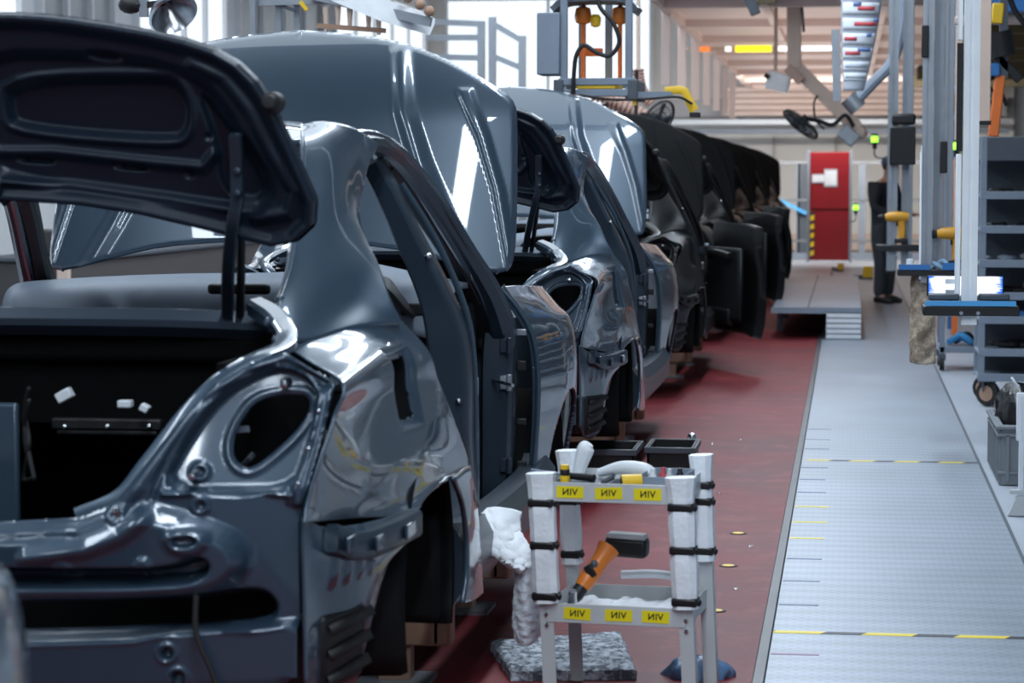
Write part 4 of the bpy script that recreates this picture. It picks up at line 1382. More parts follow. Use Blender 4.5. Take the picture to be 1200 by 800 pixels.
M['hazard'] = hazard('hazard_tape', .27)
M['hazard_far'] = hazard('worn_hazard_tape', .21)
M['tape_navy'] = mat('navy_tape', (.10, .13, .27), .5)
M['tape_slate'] = mat('slate_tape', (.16, .21, .31), .5)
M['tape_mauve'] = mat('mauve_tape', (.30, .20, .32), .5)
p, q = G(906, 740), G(1240, 748)
tape('hazard_tape', p.x, .70, p.y, .042, 'hazard', 'yellow and black hazard tape across the walkway near the camera', None, 0)
p = G(945, 539)
tape('hazard_tape', p.x, .70, p.y, .045, 'hazard_far', 'worn yellow and black hazard tape across the walkway farther off', None, 0)
TP = [(767, 960, 'tape_mauve', 'mauve tape strip on the walkway, nearest the camera'),
      (709, 959, 'tape_slate', 'slate tape strip on the walkway just beyond the near hazard tape'),
      (681, 961, 'tape_slate', 'middle one of the three slate tape strips on the walkway'),
      (655, 963, 'tape_slate', 'slate tape strip next nearer than the yellow strips'),
      (631, 966, 'tape_yellow', 'yellow tape strip on the walkway edge, nearest of three'),
      (612, 970, 'tape_yellow', 'yellow tape strip on the walkway edge, middle of three'),
      (594, 972, 'tape_yellow', 'yellow tape strip on the walkway edge, farthest of three'),
      (577, 968, 'tape_navy', 'navy tape strip on the walkway next beyond the yellow strips'),
      (562, 967, 'tape_navy', 'middle one of the three navy tape strips on the walkway'),
      (548, 970, 'tape_navy', 'navy tape strip next nearer than the far hazard tape'),
      (526, 972, 'tape_slate', 'faint slate tape strip next beyond the far hazard tape'),
      (515, 973, 'tape_slate', 'faint slate tape strip, second beyond the far hazard tape'),
      (503, 974, 'tape_slate', 'faint slate tape strip, third beyond the far hazard tape')]
for py, x1, k, lb in TP:
    e = G(x1, py)
    tape('floor_tape', -.235, e.x, e.y, .022 if py < 590 else .026, k, lb, 'tape strips along the walkway edge')

# ------------------------------------------------------------------ hanging work stations
def profile(m, x, y, z0, z1, w=.056):
    """an aluminium profile post with its slots"""
    h = w / 2; s = w * .12; d = w * .16
    pts = []
    for k in range(4):
        a = k * math.pi / 2
        ca, sa = math.cos(a), math.sin(a)
        for u, v in ((h, -h), (h, -s), (h - d, -s), (h - d, s), (h, s), (h, h - .004)):
            pts.append((u * ca - v * sa, u * sa + v * ca))
    m.prism(pts, lambda u, v: (x + u, y + v, z0), lambda u, v: (x + u, y + v, z1))
    return m


def drill(parent_loc, s, label, flip=1):
    o = empty('cordless_driver', parent_loc, label, 'power tool')
    MB().tube([(-.06 * s, 0, .16 * s), (-.02 * s, 0, .165 * s), (.05 * s, 0, .165 * s), (.10 * s, 0, .16 * s)], (.022 * s, .034 * s, .036 * s, .03 * s), 14, 20).build('housing', M['drill'], o)
    MB().sweep([(.05 * s, 0, .14 * s), (.055 * s, 0, .08 * s), (.05 * s, 0, .02 * s)], (.05 * s, .045 * s), 16, (1, 0, 0), .4).build('handle', M['drill'], o)
    MB().lathe((-.06 * s, 0, .16 * s), ((.022 * s, .0), (.026 * s, -.02 * s), (.012 * s, -.05 * s), (0, -.05 * s)), 14, (1, 0, 0)).build('chuck', M['blackplastic'], o)
    MB().box((.05 * s, 0, .0), (.09 * s, .06 * s, .03 * s)).build('battery', M['blackplastic'], o, bev=.006)
    MB().box((.022 * s, 0, .115 * s), (.014 * s, .02 * s, .03 * s)).build('trigger', M['rubber'], o, bev=.003)
    return o


# nearest: tablet on a white post
Y = 9.0
a = W(1135, 380, Y)
ws = empty('tablet_station', (a.x, Y, a.z), 'bright white hanging post with a lit tablet on a black and blue tray', 'workstation')
k_ = Y / 2850
m = profile(MB(), 0, 0, 0, CEIL - a.z, .056)
m.build('post', M['alu_white'], ws)
m = MB()
for z in np.arange(.9, 3.6, .42):
    pass
MB().b2((-.052, -.005, .63), (-.030, .02, 1.02)).build('cable_cover', M['rubber'], ws)
MB().b2((-.052, -.005, .06), (-.032, .02, .62)).b2((-.052, -.005, 1.03), (-.032, .02, CEIL - a.z)).build('cable_duct', M['alu_white'], ws, bev=.004)
tr = MB().b2((-.165, -.06, .034), (.178, .12, .068)).build('tray', M['blackplastic'], ws, bev=.004)
MB().b2((-.158, -.062, .070), (.165, -.045, .088)).build('tray_lip', M['blue_light'], tr)
for s in (-1, 1):
    MB().b2((s * .09 - .055, -.03, .088), (s * .09 + .055, .06, .112)).build('foam_block', M['grey_dark'], tr, bev=.006)
    MB().cyl((s * .03, -.075, .045), (s * .03, -.058, .045), .007).build('wing_nut', M['chrome'], tr)
tb = MB().b2((-.150, .050, .100), (.128, .064, .176)).build('tablet', M['blackplastic'], ws, bev=.004)
tb.rotation_euler = (0, 0, 0)


def screen_mat():
    m = mat('lit_screen', (.85, .9, 1.0), .3, emit=1.0)
    nt = m.node_tree; N = nt.nodes; L = nt.links; b = N['Principled BSDF']
    tc = N.new('ShaderNodeTexCoord'); sp = N.new('ShaderNodeSeparateXYZ'); L.new(tc.outputs['Generated'], sp.inputs[0])
    ab = N.new('ShaderNodeMath'); ab.operation = 'SUBTRACT'; ab.inputs[1].default_value = .5; L.new(sp.outputs['X'], ab.inputs[0])
    a2 = N.new('ShaderNodeMath'); a2.operation = 'ABSOLUTE'; L.new(ab.outputs[0], a2.inputs[0])
    nz = N.new('ShaderNodeTexNoise'); nz.inputs['Scale'].default_value = 9; L.new(tc.outputs['Generated'], nz.inputs['Vector'])
    ad = N.new('ShaderNodeMath'); ad.operation = 'MULTIPLY_ADD'; ad.inputs[1].default_value = .22; L.new(nz.outputs['Fac'], ad.inputs[0]); L.new(a2.outputs[0], ad.inputs[2])
    r = N.new('ShaderNodeValToRGB'); r.color_ramp.elements[0].position = .53; r.color_ramp.elements[0].color = (.88, .92, 1, 1)
    r.color_ramp.elements[1].position = .60; r.color_ramp.elements[1].color = (.02, .14, .75, 1)
    L.new(ad.outputs[0], r.inputs['Fac'])
    L.new(r.outputs['Color'], b.inputs['Base Color']); L.new(r.outputs['Color'], b.inputs['Emission Color'])
    return m


M['screen'] = screen_mat()
sc = MB().b2((-.144, .0485, .103), (.123, .0500, .173)).build('screen', M['screen'], tb)
for (x, z, w_, h_, k) in ((-.062, .154, .045, .018, 'paper'), (-.060, .116, .045, .016, 'paper_grey'), (-.045, .115, .012, .012, 'ink')):
    MB().box((x, .0480, z), (w_, .0008, h_)).build('screen_image', M[k], sc)

# second: profile post with tray and drivers
Y = 14.0
a = W(1085, 327, Y)
ws = empty('driver_station', (a.x, Y, a.z), 'grey hanging aluminium post with a dark tool tray behind the tablet post', 'workstation')
profile(MB(), 0, 0, -.02, CEIL - a.z, .06).build('post', M['alu'], ws)
profile(MB(), .062, .10, .08, CEIL - a.z, .05).build('post', M['alu'], ws)
tr = MB().b2((-.16, -.06, .02), (.16, .14, .055)).build('tray', M['blackplastic'], ws, bev=.006)
MB().b2((-.155, -.064, .055), (.02, -.05, .085)).b2((.09, -.064, .055), (.20, -.05, .095)).build('tray_lip', M['blue'], tr)
MB().b2((-.035, -.05, .45), (-.03, .03, .75)).build('cable_cover', M['white_pl'], ws)
MB().b2((-.04, -.04, .0), (-.03, .0, .72)).build('cable_duct', M['alu_white'], ws)
for x, z in ((-.02, 1.25), (.09, .60)):
    MB().b2((x - .02, -.05, z), (x + .02, .0, z + .18)).build('switch_box', M['rubber'], ws, bev=.006)
drill((a.x + .12, Y - .0, a.z + .095), 1.0, 'yellow cordless driver standing on the tray of the grey hanging station')
o = empty('coiled_hose', (a.x + .06, Y + .02, a.z + .055), 'pale blue hose coil lying on the tray of the grey hanging station', 'hose')
MB().tube([(.055 * math.cos(t * .5) , .03 * math.sin(t * .5), .02 + .012 * (t % 4) / 4 + .02 * math.sin(t)) for t in range(0, 40)], .011, 8, 160).build('coil', mat('pale_blue_hose', (.30, .48, .66), .4), o)
o = empty('white_socket', (a.x - .09, Y + .02, a.z + .055), 'small white socket adapter on the left of the grey hanging tray', 'adapter')
MB().lathe((0, 0, 0), ((0, .06), (.02, .058), (.022, .02), (.03, .015), (.03, 0), (0, 0)), 14).build('socket_body', M['white_pl'], o)
# beige spattered cover hanging under it
b0 = W(1082, 322, 15.0); b1 = W(1066, 425, 15.0); b2_ = W(1096, 425, 15.0)
M['spatter'] = mottled('spattered_beige', (.20, .15, .11), (.52, .43, .33), 9)
Gd = loft([[W(1068, 321.5, 14.05), W(1082, 321.5, 14.03), W(1096, 321.5, 14.05)], [W(1067, 360, 14.05), W(1082, 362, 14.03), W(1095, 362, 14.05)], [W(1066, 400, 14.05), W(1080, 402, 14.03), W(1096, 402, 14.05)], [W(1067, 424, 14.05), W(1082, 427, 14.03), W(1096, 425, 14.05)]], 14, 30)
Gd[:, :, 1] += .008 * np.sin(np.arange(30)[:, None] * .8 + np.arange(14)[None] * .7)
o = MB().grid(Gd).build('spattered_cover', M['spatter'], solid=.02, off=0, loc=tuple(W(1082, 424, 14.05)), ang=80)
tag(o, 'spattered beige protective cover hanging below the grey hanging tray', 'cover')
# third, farther
Y = 19.5
a = W(1056, 300, Y)
ws = empty('driver_station', (a.x, Y, a.z), 'farther hanging aluminium post with a black box and small tray before the person', 'workstation')
profile(MB(), -.07, 0, 0, CEIL - a.z, .07).build('post', M['alu'], ws)
profile(MB(), .03, .1, -.1, CEIL - a.z, .06).build('post', M['alu'], ws)
MB().b2((-.20, -.10, .04), (.16, .12, .09)).build('tray', M['blackplastic'], ws, bev=.006)
MB().b2((-.10, -.13, .72), (.10, .0, 1.02)).build('monitor_box', M['blackplastic'], ws, bev=.01)
MB().b2((-.085, -.12, 1.035), (.10, -.01, 1.12)).build('monitor_top', M['rubber'], ws, bev=.02)
drill((a.x - .06, Y - .05, a.z + .122), 1.15, 'yellow cordless driver on the far hanging tray before the person')

# ------------------------------------------------------------------ shelf rack and trolley
Y = 16.5
rx0, rx1 = W(1148, 300, Y).x, W(1148, 300, Y).x + 1.0
zt = W(1148, 160, Y).z
rk = empty('shelf_rack', (rx0, Y, 0), 'grey wheeled shelf rack with dark parts at the right edge', 'shelf')
for x in (0.02, .98):
    for y in (0.02, .55):
        MB().b2((x - .022, y - .022, .17), (x + .022, y + .022, zt)).build('upright', M['grey_paint'], rk, bev=.004)
zs = [W(1148, p, Y).z for p in (228, 268, 308, 346, 374, 412)]
for z in zs + [.2]:
    MB().b2((0, 0, z - .02), (1.0, .57, z)).b2((0, -.005, z - .03), (1.0, .01, z + .022)).build('shelf_board', M['grey_paint'], rk, bev=.003)
MB().b2((0.0, .0, zt - .16), (1.0, .57, zt)).build('header_panel', M['grey_dark'], rk, bev=.006)
MB().b2((0.02, .56, .2), (.98, .575, zt - .1)).build('back_panel', M['grey_dark'], rk)
for x in (.07, .93):
    for y in (.06, .5):
        wc = MB().cyl((x - .012, y - .018, .085), (x + .012, y + .018, .085), .085, n=24)
        c = wc.build('castor', M['rubber'], rk, bev=.008)
        MB().cyl((x - .016, y - .023, .085), (x + .016, y + .023, .085), .052, n=20).build('hub', M['wood'], c)
        MB().b2((x - .04, y - .03, .10), (x - .028, y + .05, .175)).b2((x + .028, y - .03, .10), (x + .04, y + .05, .175)).b2((x - .05, y - .05, .165), (x + .05, y + .06, .185)).build('fork', M['grey_dark'], c)
rs = random.Random(11)
# parts lying on the boards
kinds = ['black moulded part', 'black cable bundle', 'grey clip tray', 'brown parts carton', 'black rubber sleeve', 'dark bracket']
RACK = [(0, ((.08, .20, .07, 'rubber'), (.30, .16, .06, 'blackplastic'))),
        (1, ((.05, .28, .07, 'blackplastic'), (.36, .2, .09, 'rubber'))),
        (2, ((.04, .22, .08, 'grey_paint'), (.28, .24, .10, 'crate'))),
        (3, ((.06, .10, .08, 'wood'), (.17, .12, .09, 'blackplastic'), (.31, .2, .08, 'wood'))),
        (4, ((.06, .4, .05, 'blue'),)), (5, ((.10, .25, .12, 'blackplastic'), (.38, .2, .10, 'rubber')))]
PL = {0: 'top board', 1: 'second board from the top', 2: 'third board from the top', 3: 'fourth board from the top', 4: 'fifth board from the top', 5: 'sixth board from the top'}
for lv, items in RACK:
    for j, (x, w_, h_, k) in enumerate(items):
        nm = {'rubber': 'dark rubber parts pile', 'blackplastic': 'black plastic parts pile', 'grey_paint': 'grey clip pile', 'crate': 'grey connector pile', 'wood': 'brown cardboard carton', 'blue': 'blue plastic bin'}[k]
        side_ = '' if len(items) == 1 else (', left end' if j == 0 else (', right part' if j == len(items) - 1 else ', middle'))
        o = empty({'wood': 'carton', 'blue': 'plastic_bin'}.get(k, 'parts_pile'), (rx0 + x, Y + .06, zs[lv]), nm + ' on the ' + PL[lv] + ' of the rack' + side_, 'carton' if k == 'wood' else ('bin' if k == 'blue' else 'parts'), 'parts on the shelf rack')
        if k in ('wood', 'blue'):
            MB().b2((0, .02, 0), (w_, .026, h_)).b2((0, .24, 0), (w_, .246, h_)).b2((0, .02, 0), (.006, .246, h_)).b2((w_ - .006, .02, 0), (w_, .246, h_)).b2((0, .02, 0), (w_, .246, .006)).build('box_body', M[k], o)
            MB().b2((.01, .03, .01), (w_ - .01, .23, h_ * .8)).build('contents', M['rubber'], o, bev=.01)
        else:
            m = MB()
            for q in range(9):
                m.ball((w_ * (.08 + .84 * rs.random()), .06 + .16 * rs.random(), h_ * .35), h_ * .5 * rs.uniform(.5, .75), 10, (rs.uniform(.8, 1.9), 1, rs.uniform(.6, .9)))
            mm = m.build('pile', M[k], o)
# trolley behind
Y = 19.6
tx = W(1104, 400, Y).x
t = empty('wheeled_trolley', (tx, Y, 0), 'low grey wheeled trolley left of the shelf rack', 'trolley')
w_ = .34
for x in (0, w_):
    for y in (0, .5):
        MB().b2((x - .02, y - .02, .13), (x + .02, y + .02, .45)).build('upright', M['grey_paint'], t, bev=.003)
        c = MB().cyl((x - .018, y, .055), (x + .018, y, .055), .055).build('castor', M['rubber'], t)
        MB().b2((x - .03, y - .03, .08), (x + .03, y + .03, .13)).build('fork', M['grey_dark'], c)
for z in (.14, .43):
    MB().b2((-.02, -.02, z), (w_ + .02, .52, z + .05)).build('deck', M['grey_paint'], t, bev=.004)
o = empty('hose_bundle', (tx + .15, Y + .1, .19), 'blue and black hose bundle on the low trolley', 'hose')
MB().tube([(-.1, 0, .03), (0, .05, .06), (.08, 0, .03), (.0, -.03, .09), (-.06, .04, .04)], .025, 8, 40).build('hose', M['blue_light'], o)
MB().tube([(-.05, .1, .03), (.05, .08, .08), (.1, .1, .03)], .03, 8, 30).build('hose', M['rubber'], o)

# grey crate with a black bag
c = G(1180, 568)
cr = empty('plastic_crate', (c.x + .20, c.y + .42, 0), 'grey ribbed plastic crate on the concrete beside the walkway', 'crate', rz=0)
wx, wy, h = .46, .84, .30
m = MB()
for s in (-1, 1):
    m.b2((s * wx / 2 - .01, -wy / 2, 0), (s * wx / 2 + .01, wy / 2, h)); m.b2((-wx / 2, s * wy / 2 - .01, 0), (wx / 2, s * wy / 2 + .01, h))
m.b2((-wx / 2, -wy / 2, 0), (wx / 2, wy / 2, .015))
m.build('crate_wall', M['crate'], cr, bev=.004)
for z, e in ((h - .012, .028), (h - .05, .022), (.06, .016)):
    m = MB()
    m.b2((-wx / 2 - e, -wy / 2 - e, z - .008), (wx / 2 + e, -wy / 2, z + .008)).b2((-wx / 2 - e, wy / 2, z - .008), (wx / 2 + e, wy / 2 + e, z + .008))
    m.b2((-wx / 2 - e, -wy / 2, z - .008), (-wx / 2, wy / 2, z + .008)).b2((wx / 2, -wy / 2, z - .008), (wx / 2 + e, wy / 2, z + .008))
    m.build('rim', M['crate'], cr, bev=.003)
for k in range(7):
    y = -wy / 2 + .03 + k * (wy - .06) / 6
    MB().b2((-wx / 2 - .022, y - .008, .02), (-wx / 2, y + .008, h - .05)).build('rib', M['crate'], cr)
for k in range(5):
    x = -wx / 2 + .03 + k * (wx - .06) / 4
    MB().b2((x - .008, -wy / 2 - .022, .02), (x + .008, -wy / 2, h - .05)).build('rib', M['crate'], cr)
m = MB(); V = []
for j in range(18):
    th = j / 17
    V.append([((.15 * (1 - th ** 4) + .05 + .018 * math.sin(5 * g + 6 * th) + .012 * math.sin(9 * g - 8 * th)) * math.cos(g) - .10 * th * th, (.24 * (1 - th ** 4) + .05 + .02 * math.sin(4 * g - 5 * th)) * math.sin(g), .45 * th) for g in np.linspace(0, 2 * math.pi, 33)])
m.grid(np.array(V)); n0 = len(m.v)
o = m.build('waste_bag', M['bag'], ang=80); o.location = (c.x + .19, c.y + .52, .016)
tag(o, 'crumpled black bag bulging out of the grey crate', 'bag')
# thin white stand at the right edge
c = G(1196, 604)
st = empty('white_stand', (c.x, c.y, 0), 'thin white stand with a triangular foot at the right edge, before the crate', 'stand')
MB().b2((-.012, -.012, .07), (.012, .012, .55)).build('post', M['white_pl'], st, bev=.003)
MB().prism([(-.06, 0), (.06, 0), (.02, .09), (-.02, .09)], lambda u, v: (u, -.02, v), lambda u, v: (u, .02, v)).build('foot', M['cart'], st, bev=.004)
MB().b2((-.05, -.02, .10), (.03, .02, .118)).build('bracket', M['cart'], st)
MB().box((.0, 0, .45), (.05, .02, .22), (0, .0, 0)).bar((-.015, 0, .58), (-.05, 0, .63), .012).build('holder', M['white_pl'], st, bev=.006)

# ------------------------------------------------------------------ step platform at the end of the walkway
c0, c1 = W(968, 397, 23.2), W(1009, 397, 23.2)
pf = empty('step_platform', (c1.x, 23.2, 0), 'grey ribbed step platform with white steps at the end of the walkway', 'platform')
PW = c1.x - W(905, 355, 23.2).x
zt = .30
tp = MB().b2((-PW, 0, zt - .05), (0, 7.6, zt)).build('deck_plate', M['walk'], pf, bev=.004)
MB().b2((-PW - .01, -.012, zt - .055), (.0, 0, zt + .002)).build('deck_edge', M['grey_paint'], tp)
MB().b2((-PW + .33, 0, zt), (-PW + .345, 7.6, zt + .003)).build('deck_joint', M['grey_dark'], tp)
for k in range(5):
    MB().b2((-(c1.x - c0.x), -.02 - .0 * k, .006 + .05 * k), (0, .5, .046 + .05 * k)).build('riser', M['step_white'], pf, bev=.006)
    MB().b2((-(c1.x - c0.x) + .005, -.012, .046 + .05 * k), (-.005, .5, .056 + .05 * k)).build('riser_gap', M['grey_dark'], pf)
for x in (-PW + .04, -.04):
    for y in (1.2, 3.5, 7.4):
        MB().b2((x - .03, y, 0), (x + .03, y + .06, zt - .05)).build('leg', M['grey_dark'], pf)
MB().b2((-PW + .3, 4.0, 0), (-.05, 4.05, zt - .05)).build('back_plate', M['grey_dark'], pf)
for k, (px, py, s, lb) in enumerate(((1017, 327, .15, 'yellow bumper block on the floor right of the platform end'), (985, 318, .10, 'small yellow block on the floor behind the platform'))):
    c = G(px, py)
    o = empty('bumper_block', (c.x, c.y, 0), lb, 'bumper')
    MB().b2((-s / 2, -s / 2, .02), (s / 2, s / 2, s * 1.3)).build('block', M['yellow'], o, bev=.012)
    MB().b2((-s * .9, -s / 2, 0), (s * .5, s / 2, .03)).b2((-s * 1.4, -.02, .02), (-s * .4, .02, .06)).build('base', M['grey_dark'], o, bev=.005)

# ------------------------------------------------------------------ red safety door and the guard fence
Y = 44.5
a, b_ = W(948, 306, Y), W(996, 178, Y)
dr = empty('safety_door', ((a.x + b_.x) / 2, Y, 0), 'tall red safety door with a grey sign and a hazard strip', 'door')
w_ = b_.x - a.x; h = b_.z
MB().b2((-w_ / 2, 0, .03), (w_ / 2, .08, h)).build('panel', M['red'], dr, bev=.01)
MB().b2((-w_ / 2, -.012, h * .49), (w_ / 2, 0, h * .505)).build('cross_rail', mat('deep_red_paint', (.22, .005, .01), .5), dr)
for s in (-1, 1):
    MB().b2((s * (w_ / 2 + .02) - .025, -.01, 0), (s * (w_ / 2 + .02) + .025, .09, h + .03)).build('door_frame', M['grey_paint'], dr)
M['hazard_v'] = hazard('hazard_strip', .15); 
for n_ in M['hazard_v'].node_tree.nodes:
    if n_.type == 'MAPPING': n_.inputs['Rotation'].default_value = (0, R(-70), R(0))
MB().b2((-w_ / 2 + .02, -.006, .1), (-w_ / 2 + .085, 0, h * .46)).build('hazard_strip', M['hazard_v'], dr)
sg = MB().b2((-.10, -.008, h * .685), (.14, 0, h * .845)).b2((-.32, -.008, h * .72), (-.09, 0, h * .80)).build('sign', M['paper_grey'], dr)
MB().b2((-.085, -.010, h * .70), (.125, -.008, h * .83)).b2((-.305, -.010, h * .73), (-.09, -.008, h * .79)).build('sign_face', M['paper'], sg)
Y = 46.0
fn = empty('guard_fence', (0, Y, 0), 'low grey guard rail fence before the far cream wall', 'fence')
zt_, zm = W(900, 190, Y).z, W(900, 234, Y).z
for px in (884, 935, 1008, 1012, 1060):
    x = W(px, 250, Y).x
    MB().b2((x - .03, 0, 0), (x + .03, .06, zt_)).build('post', M['grey_paint'], fn)
for z in (zt_, zm, .35):
    MB().b2((W(860, 200, Y).x, -.01, z - .03), (W(1100, 200, Y).x, .03, z + .02)).build('rail', M['alu'], fn)
MB().b2((W(935, 200, Y).x, .0, 0), (W(948, 200, Y).x, .08, zt_)).build('gate_leaf', M['grey_dark'], fn)
MB().b2((W(860, 200, Y).x, -.02, .0), (W(1100, 200, Y).x, .04, .12)).build('kick_plate', M['grey_paint'], fn)
MB().bar((W(915, 234, Y).x, -.05, W(915, 235, Y).z), (W(945, 248, Y).x, -.05, W(945, 250, Y).z), .06).build('air_hose', M['blue_light'], fn)

# signal lamps
def signal(px, py, Y, r, label, hx=7, dy=.2):
    p = W(px, py, Y)
    o = empty('signal_lamp', tuple(p), label, 'lamp')
    MB().lathe((0, 0, -r), ((0, 2 * r), (r * .7, 1.9 * r), (r, 1.4 * r), (r, .3 * r), (r * .8, 0)), 16).build('lens', M['lampgreen'], o)
    MB().lathe((0, 0, -r * 2.6), ((r * .6, 0), (r * .6, 1.2 * r), (r * .9, 1.4 * r), (r * .9, 1.7 * r)), 16).build('socket', M['rubber'], o)
    MB().lathe((0, 0, r * .9), ((r * .9, 0), (r * .9, r * .5), (0, r * .6)), 16).build('cap', M['rubber'], o)
    MB().tube([(0, 0, -r * 2.5), (0, .0, -r * 4), (r * hx * .2, dy * .2, -r * 5), (r * hx, dy, -r * 5.2), (r * hx * 1.05, dy * 1.1, -r * 5.2)], r * .22, 6, 24).build('arm', M['grey_dark'], o)
    return o


signal(1025, 163, 24.0, .036, 'small lit green signal lamp right of and above the red door', 4.4, .0)
signal(1003, 243, 44.4, .05, 'small lit green lamp on the right frame of the red door', -3, .14)
signal(1121, 171, 20.9, .035, 'small lit green signal lamp beside the white tablet post', 0, .09)

# ------------------------------------------------------------------ the person
def skin(name, chain, edges, mt, parent, lv=2, root=0):
    me = bpy.data.meshes.new(name)
    me.from_pydata([c[:3] for c in chain], edges, [])
    o = link(name, me, M[mt], parent)
    o.modifiers.new('skin', 'SKIN')
    if not me.skin_vertices: me.skin_vertices.new()
    for i, c in enumerate(chain):
        r = c[3]; v = me.skin_vertices[0].data[i]
        v.radius = r if isinstance(r, tuple) else (r, r)
        v.use_root = (i == root)
    s = o.modifiers.new('sub', 'SUBSURF'); s.levels = lv; s.render_levels = lv
    me.shade_smooth()
    return o


pp = G(1034, 355)
ps = empty('person', (pp.x, pp.y, 0), 'person in dark jacket, grey trousers and cap standing at the line, seen from behind', 'person', rz=R(-35))
# faces +x: pelvis, spine, neck, head, arms bent forward at the elbow, legs
body = [(0, 0, .95, .12), (.01, 0, 1.12, .115), (.0, 0, 1.30, .125), (.02, 0, 1.44, .09), (.05, 0, 1.52, .05), (.085, 0, 1.60, .075), (.095, 0, 1.68, .085),
        (.02, .19, 1.42, .052), (.06, .25, 1.16, .040), (.27, .20, 1.08, .030), (.34, .18, 1.08, .026),
        (.02, -.19, 1.42, .052), (.06, -.25, 1.16, .040), (.27, -.20, 1.08, .030), (.34, -.18, 1.08, .026),
        (.0, .10, .86, .095), (.03, .11, .48, .060), (-.01, .12, .10, .042), (.10, .125, .045, .038),
        (.0, -.10, .86, .095), (.05, -.11, .48, .060), (.03, -.12, .10, .042), (.14, -.125, .045, .038)]
ed = [(0, 1), (1, 2), (2, 3), (3, 4), (4, 5), (5, 6), (3, 7), (7, 8), (8, 9), (9, 10), (3, 11), (11, 12), (12, 13), (13, 14), (0, 15), (15, 16), (16, 17), (17, 18), (0, 19), (19, 20), (20, 21), (21, 22)]
# five fingers on each hand
for wr, sg_ in ((10, 1), (14, -1)):
    bx, by, bz = body[wr][:3]
    for k, (dy, ln) in enumerate(((.028, .060), (.010, .070), (-.010, .066), (-.028, .052))):
        i0 = len(body)
        body.append((bx + .045, by + dy, bz + .004, .010)); body.append((bx + .045 + ln * .6, by + dy * 1.1, bz - .010, .009)); body.append((bx + .045 + ln, by + dy * 1.1, bz - .034, .008))
        ed += [(wr, i0), (i0, i0 + 1), (i0 + 1, i0 + 2)]
    i0 = len(body)
    body.append((bx + .015, by - sg_ * .036, bz + .006, .011)); body.append((bx + .05, by - sg_ * .052, bz - .004, .010))
    ed += [(wr, i0), (i0, i0 + 1)]
bo = skin('body', body, ed, 'skin', ps)
fc = MB().ball((.105, 0, 1.665), .092, 20, (.98, .80, 1.18))
fc.ball((.198, 0, 1.655), .016, 10, (1.1, .8, 1.4))
for s in (-1, 1): fc.ball((.10, s * .078, 1.66), .022, 10, (.6, .5, 1.4))
fo = fc.build('head', M['skin'], bo, ang=80)
for s in (-1, 1): MB().ball((.185, s * .030, 1.685), .010, 8).build('eye', M['rubber'], fo)
MB().tube([(.190, -.022, 1.612), (.197, 0, 1.610), (.190, .022, 1.612)], .005, 6, 12).build('mouth', mat('lips', (.30, .10, .09), .5), fo)
MB().ball((.085, 0, 1.685), .100, 18, (.95, .86, 1.0)).build('hair', M['rubber'], ps)
cp = MB().lathe((.095, 0, 1.715), ((.108, -.03), (.112, .0), (.100, .045), (.06, .075), (0, .085)), 22).box((.215, 0, 1.70), (.12, .14, .012), (0, .15, 0)).build('cap', M['capblue'], ps, bev=.004)
skin('jacket', [(0, 0, .80, (.19, .15)), (.005, 0, .98, (.18, .15)), (-.01, 0, 1.20, (.165, .14)), (.0, 0, 1.34, (.14, .12)), (.02, 0, 1.45, .115), (.035, 0, 1.52, .072),
                (.02, .19, 1.41, .088), (.05, .275, 1.16, .066), (.275, .205, 1.08, .050), (.02, -.19, 1.41, .088), (.05, -.275, 1.16, .066), (.275, -.205, 1.08, .050)],
     [(0, 1), (1, 2), (2, 3), (3, 4), (4, 5), (3, 6), (6, 7), (7, 8), (3, 9), (9, 10), (10, 11)], 'jacket', ps)
skin('trousers', [(0, 0, 1.08, (.15, .13)), (.0, .10, .82, .112), (.03, .115, .48, .084), (-.01, .12, .07, .074), (.0, -.10, .82, .112), (.05, -.115, .48, .084), (.03, -.12, .07, .074), (0, 0, .92, (.165, .14))],
     [(0, 7), (7, 1), (1, 2), (2, 3), (7, 4), (4, 5), (5, 6)], 'trousers', ps)
for s, x in ((1, -.01), (-1, .03)):
    MB().tube([(x - .05, s * .12, .045), (x + .02, s * .12, .055), (x + .12, s * .122, .040), (x + .20, s * .124, .030)], (.042, .05, .044, .028), 12, 20).build('shoe', M['shoe'], ps)

# ------------------------------------------------------------------ handling gear over the line
Y = 15.0
a = W(700, 110, Y)
hg = empty('handling_frame', (a.x, Y, a.z), 'grey hanging handling frame with orange balancers and a yellow gripper arm over the second car', 'handling frame')
def L(px, py, dy=0.0, Y=Y, a=a):
    p = W(px, py, Y)
    return Vector((p.x - a.x, dy, p.z - a.z))
top = CEIL - a.z
for px, dy in ((661, 0), (737, 0), (672, .5), (704, .5)):
    p = L(px, 90, dy)
    MB().b2((p.x - .022, dy - .022, 0), (p.x + .022, dy + .022, top)).build('post', M['grey_paint'], hg, bev=.004)
for py, dy in ((96, 0), (109, 0), (96, .5)):
    p, q = L(655, py), L(745, py)
    MB().b2((p.x, dy - .03, p.z - .022), (q.x, dy + .03, p.z + .022)).build('beam', M['grey_paint'], hg, bev=.004)
p, q = L(676, 100), L(722, 100)
MB().b2((p.x, -.02, p.z - .022), (q.x, .45, p.z + .01)).build('cross_plate', M['yellow'], hg, bev=.004)
for px in (655, 742):
    p = L(px, 105)
    MB().b2((p.x - .03, -.04, p.z - .06), (p.x + .03, .54, p.z + .06)).build('end_plate', M['grey_dark'], hg, bev=.006)
p, q = L(630, 88), L(657, 15)
MB().b2((p.x, -.05, p.z), (q.x, .20, q.z)).build('control_cabinet', M['grey_paint'], hg, bev=.008)
p, q = L(645, 22), L(745, 5)
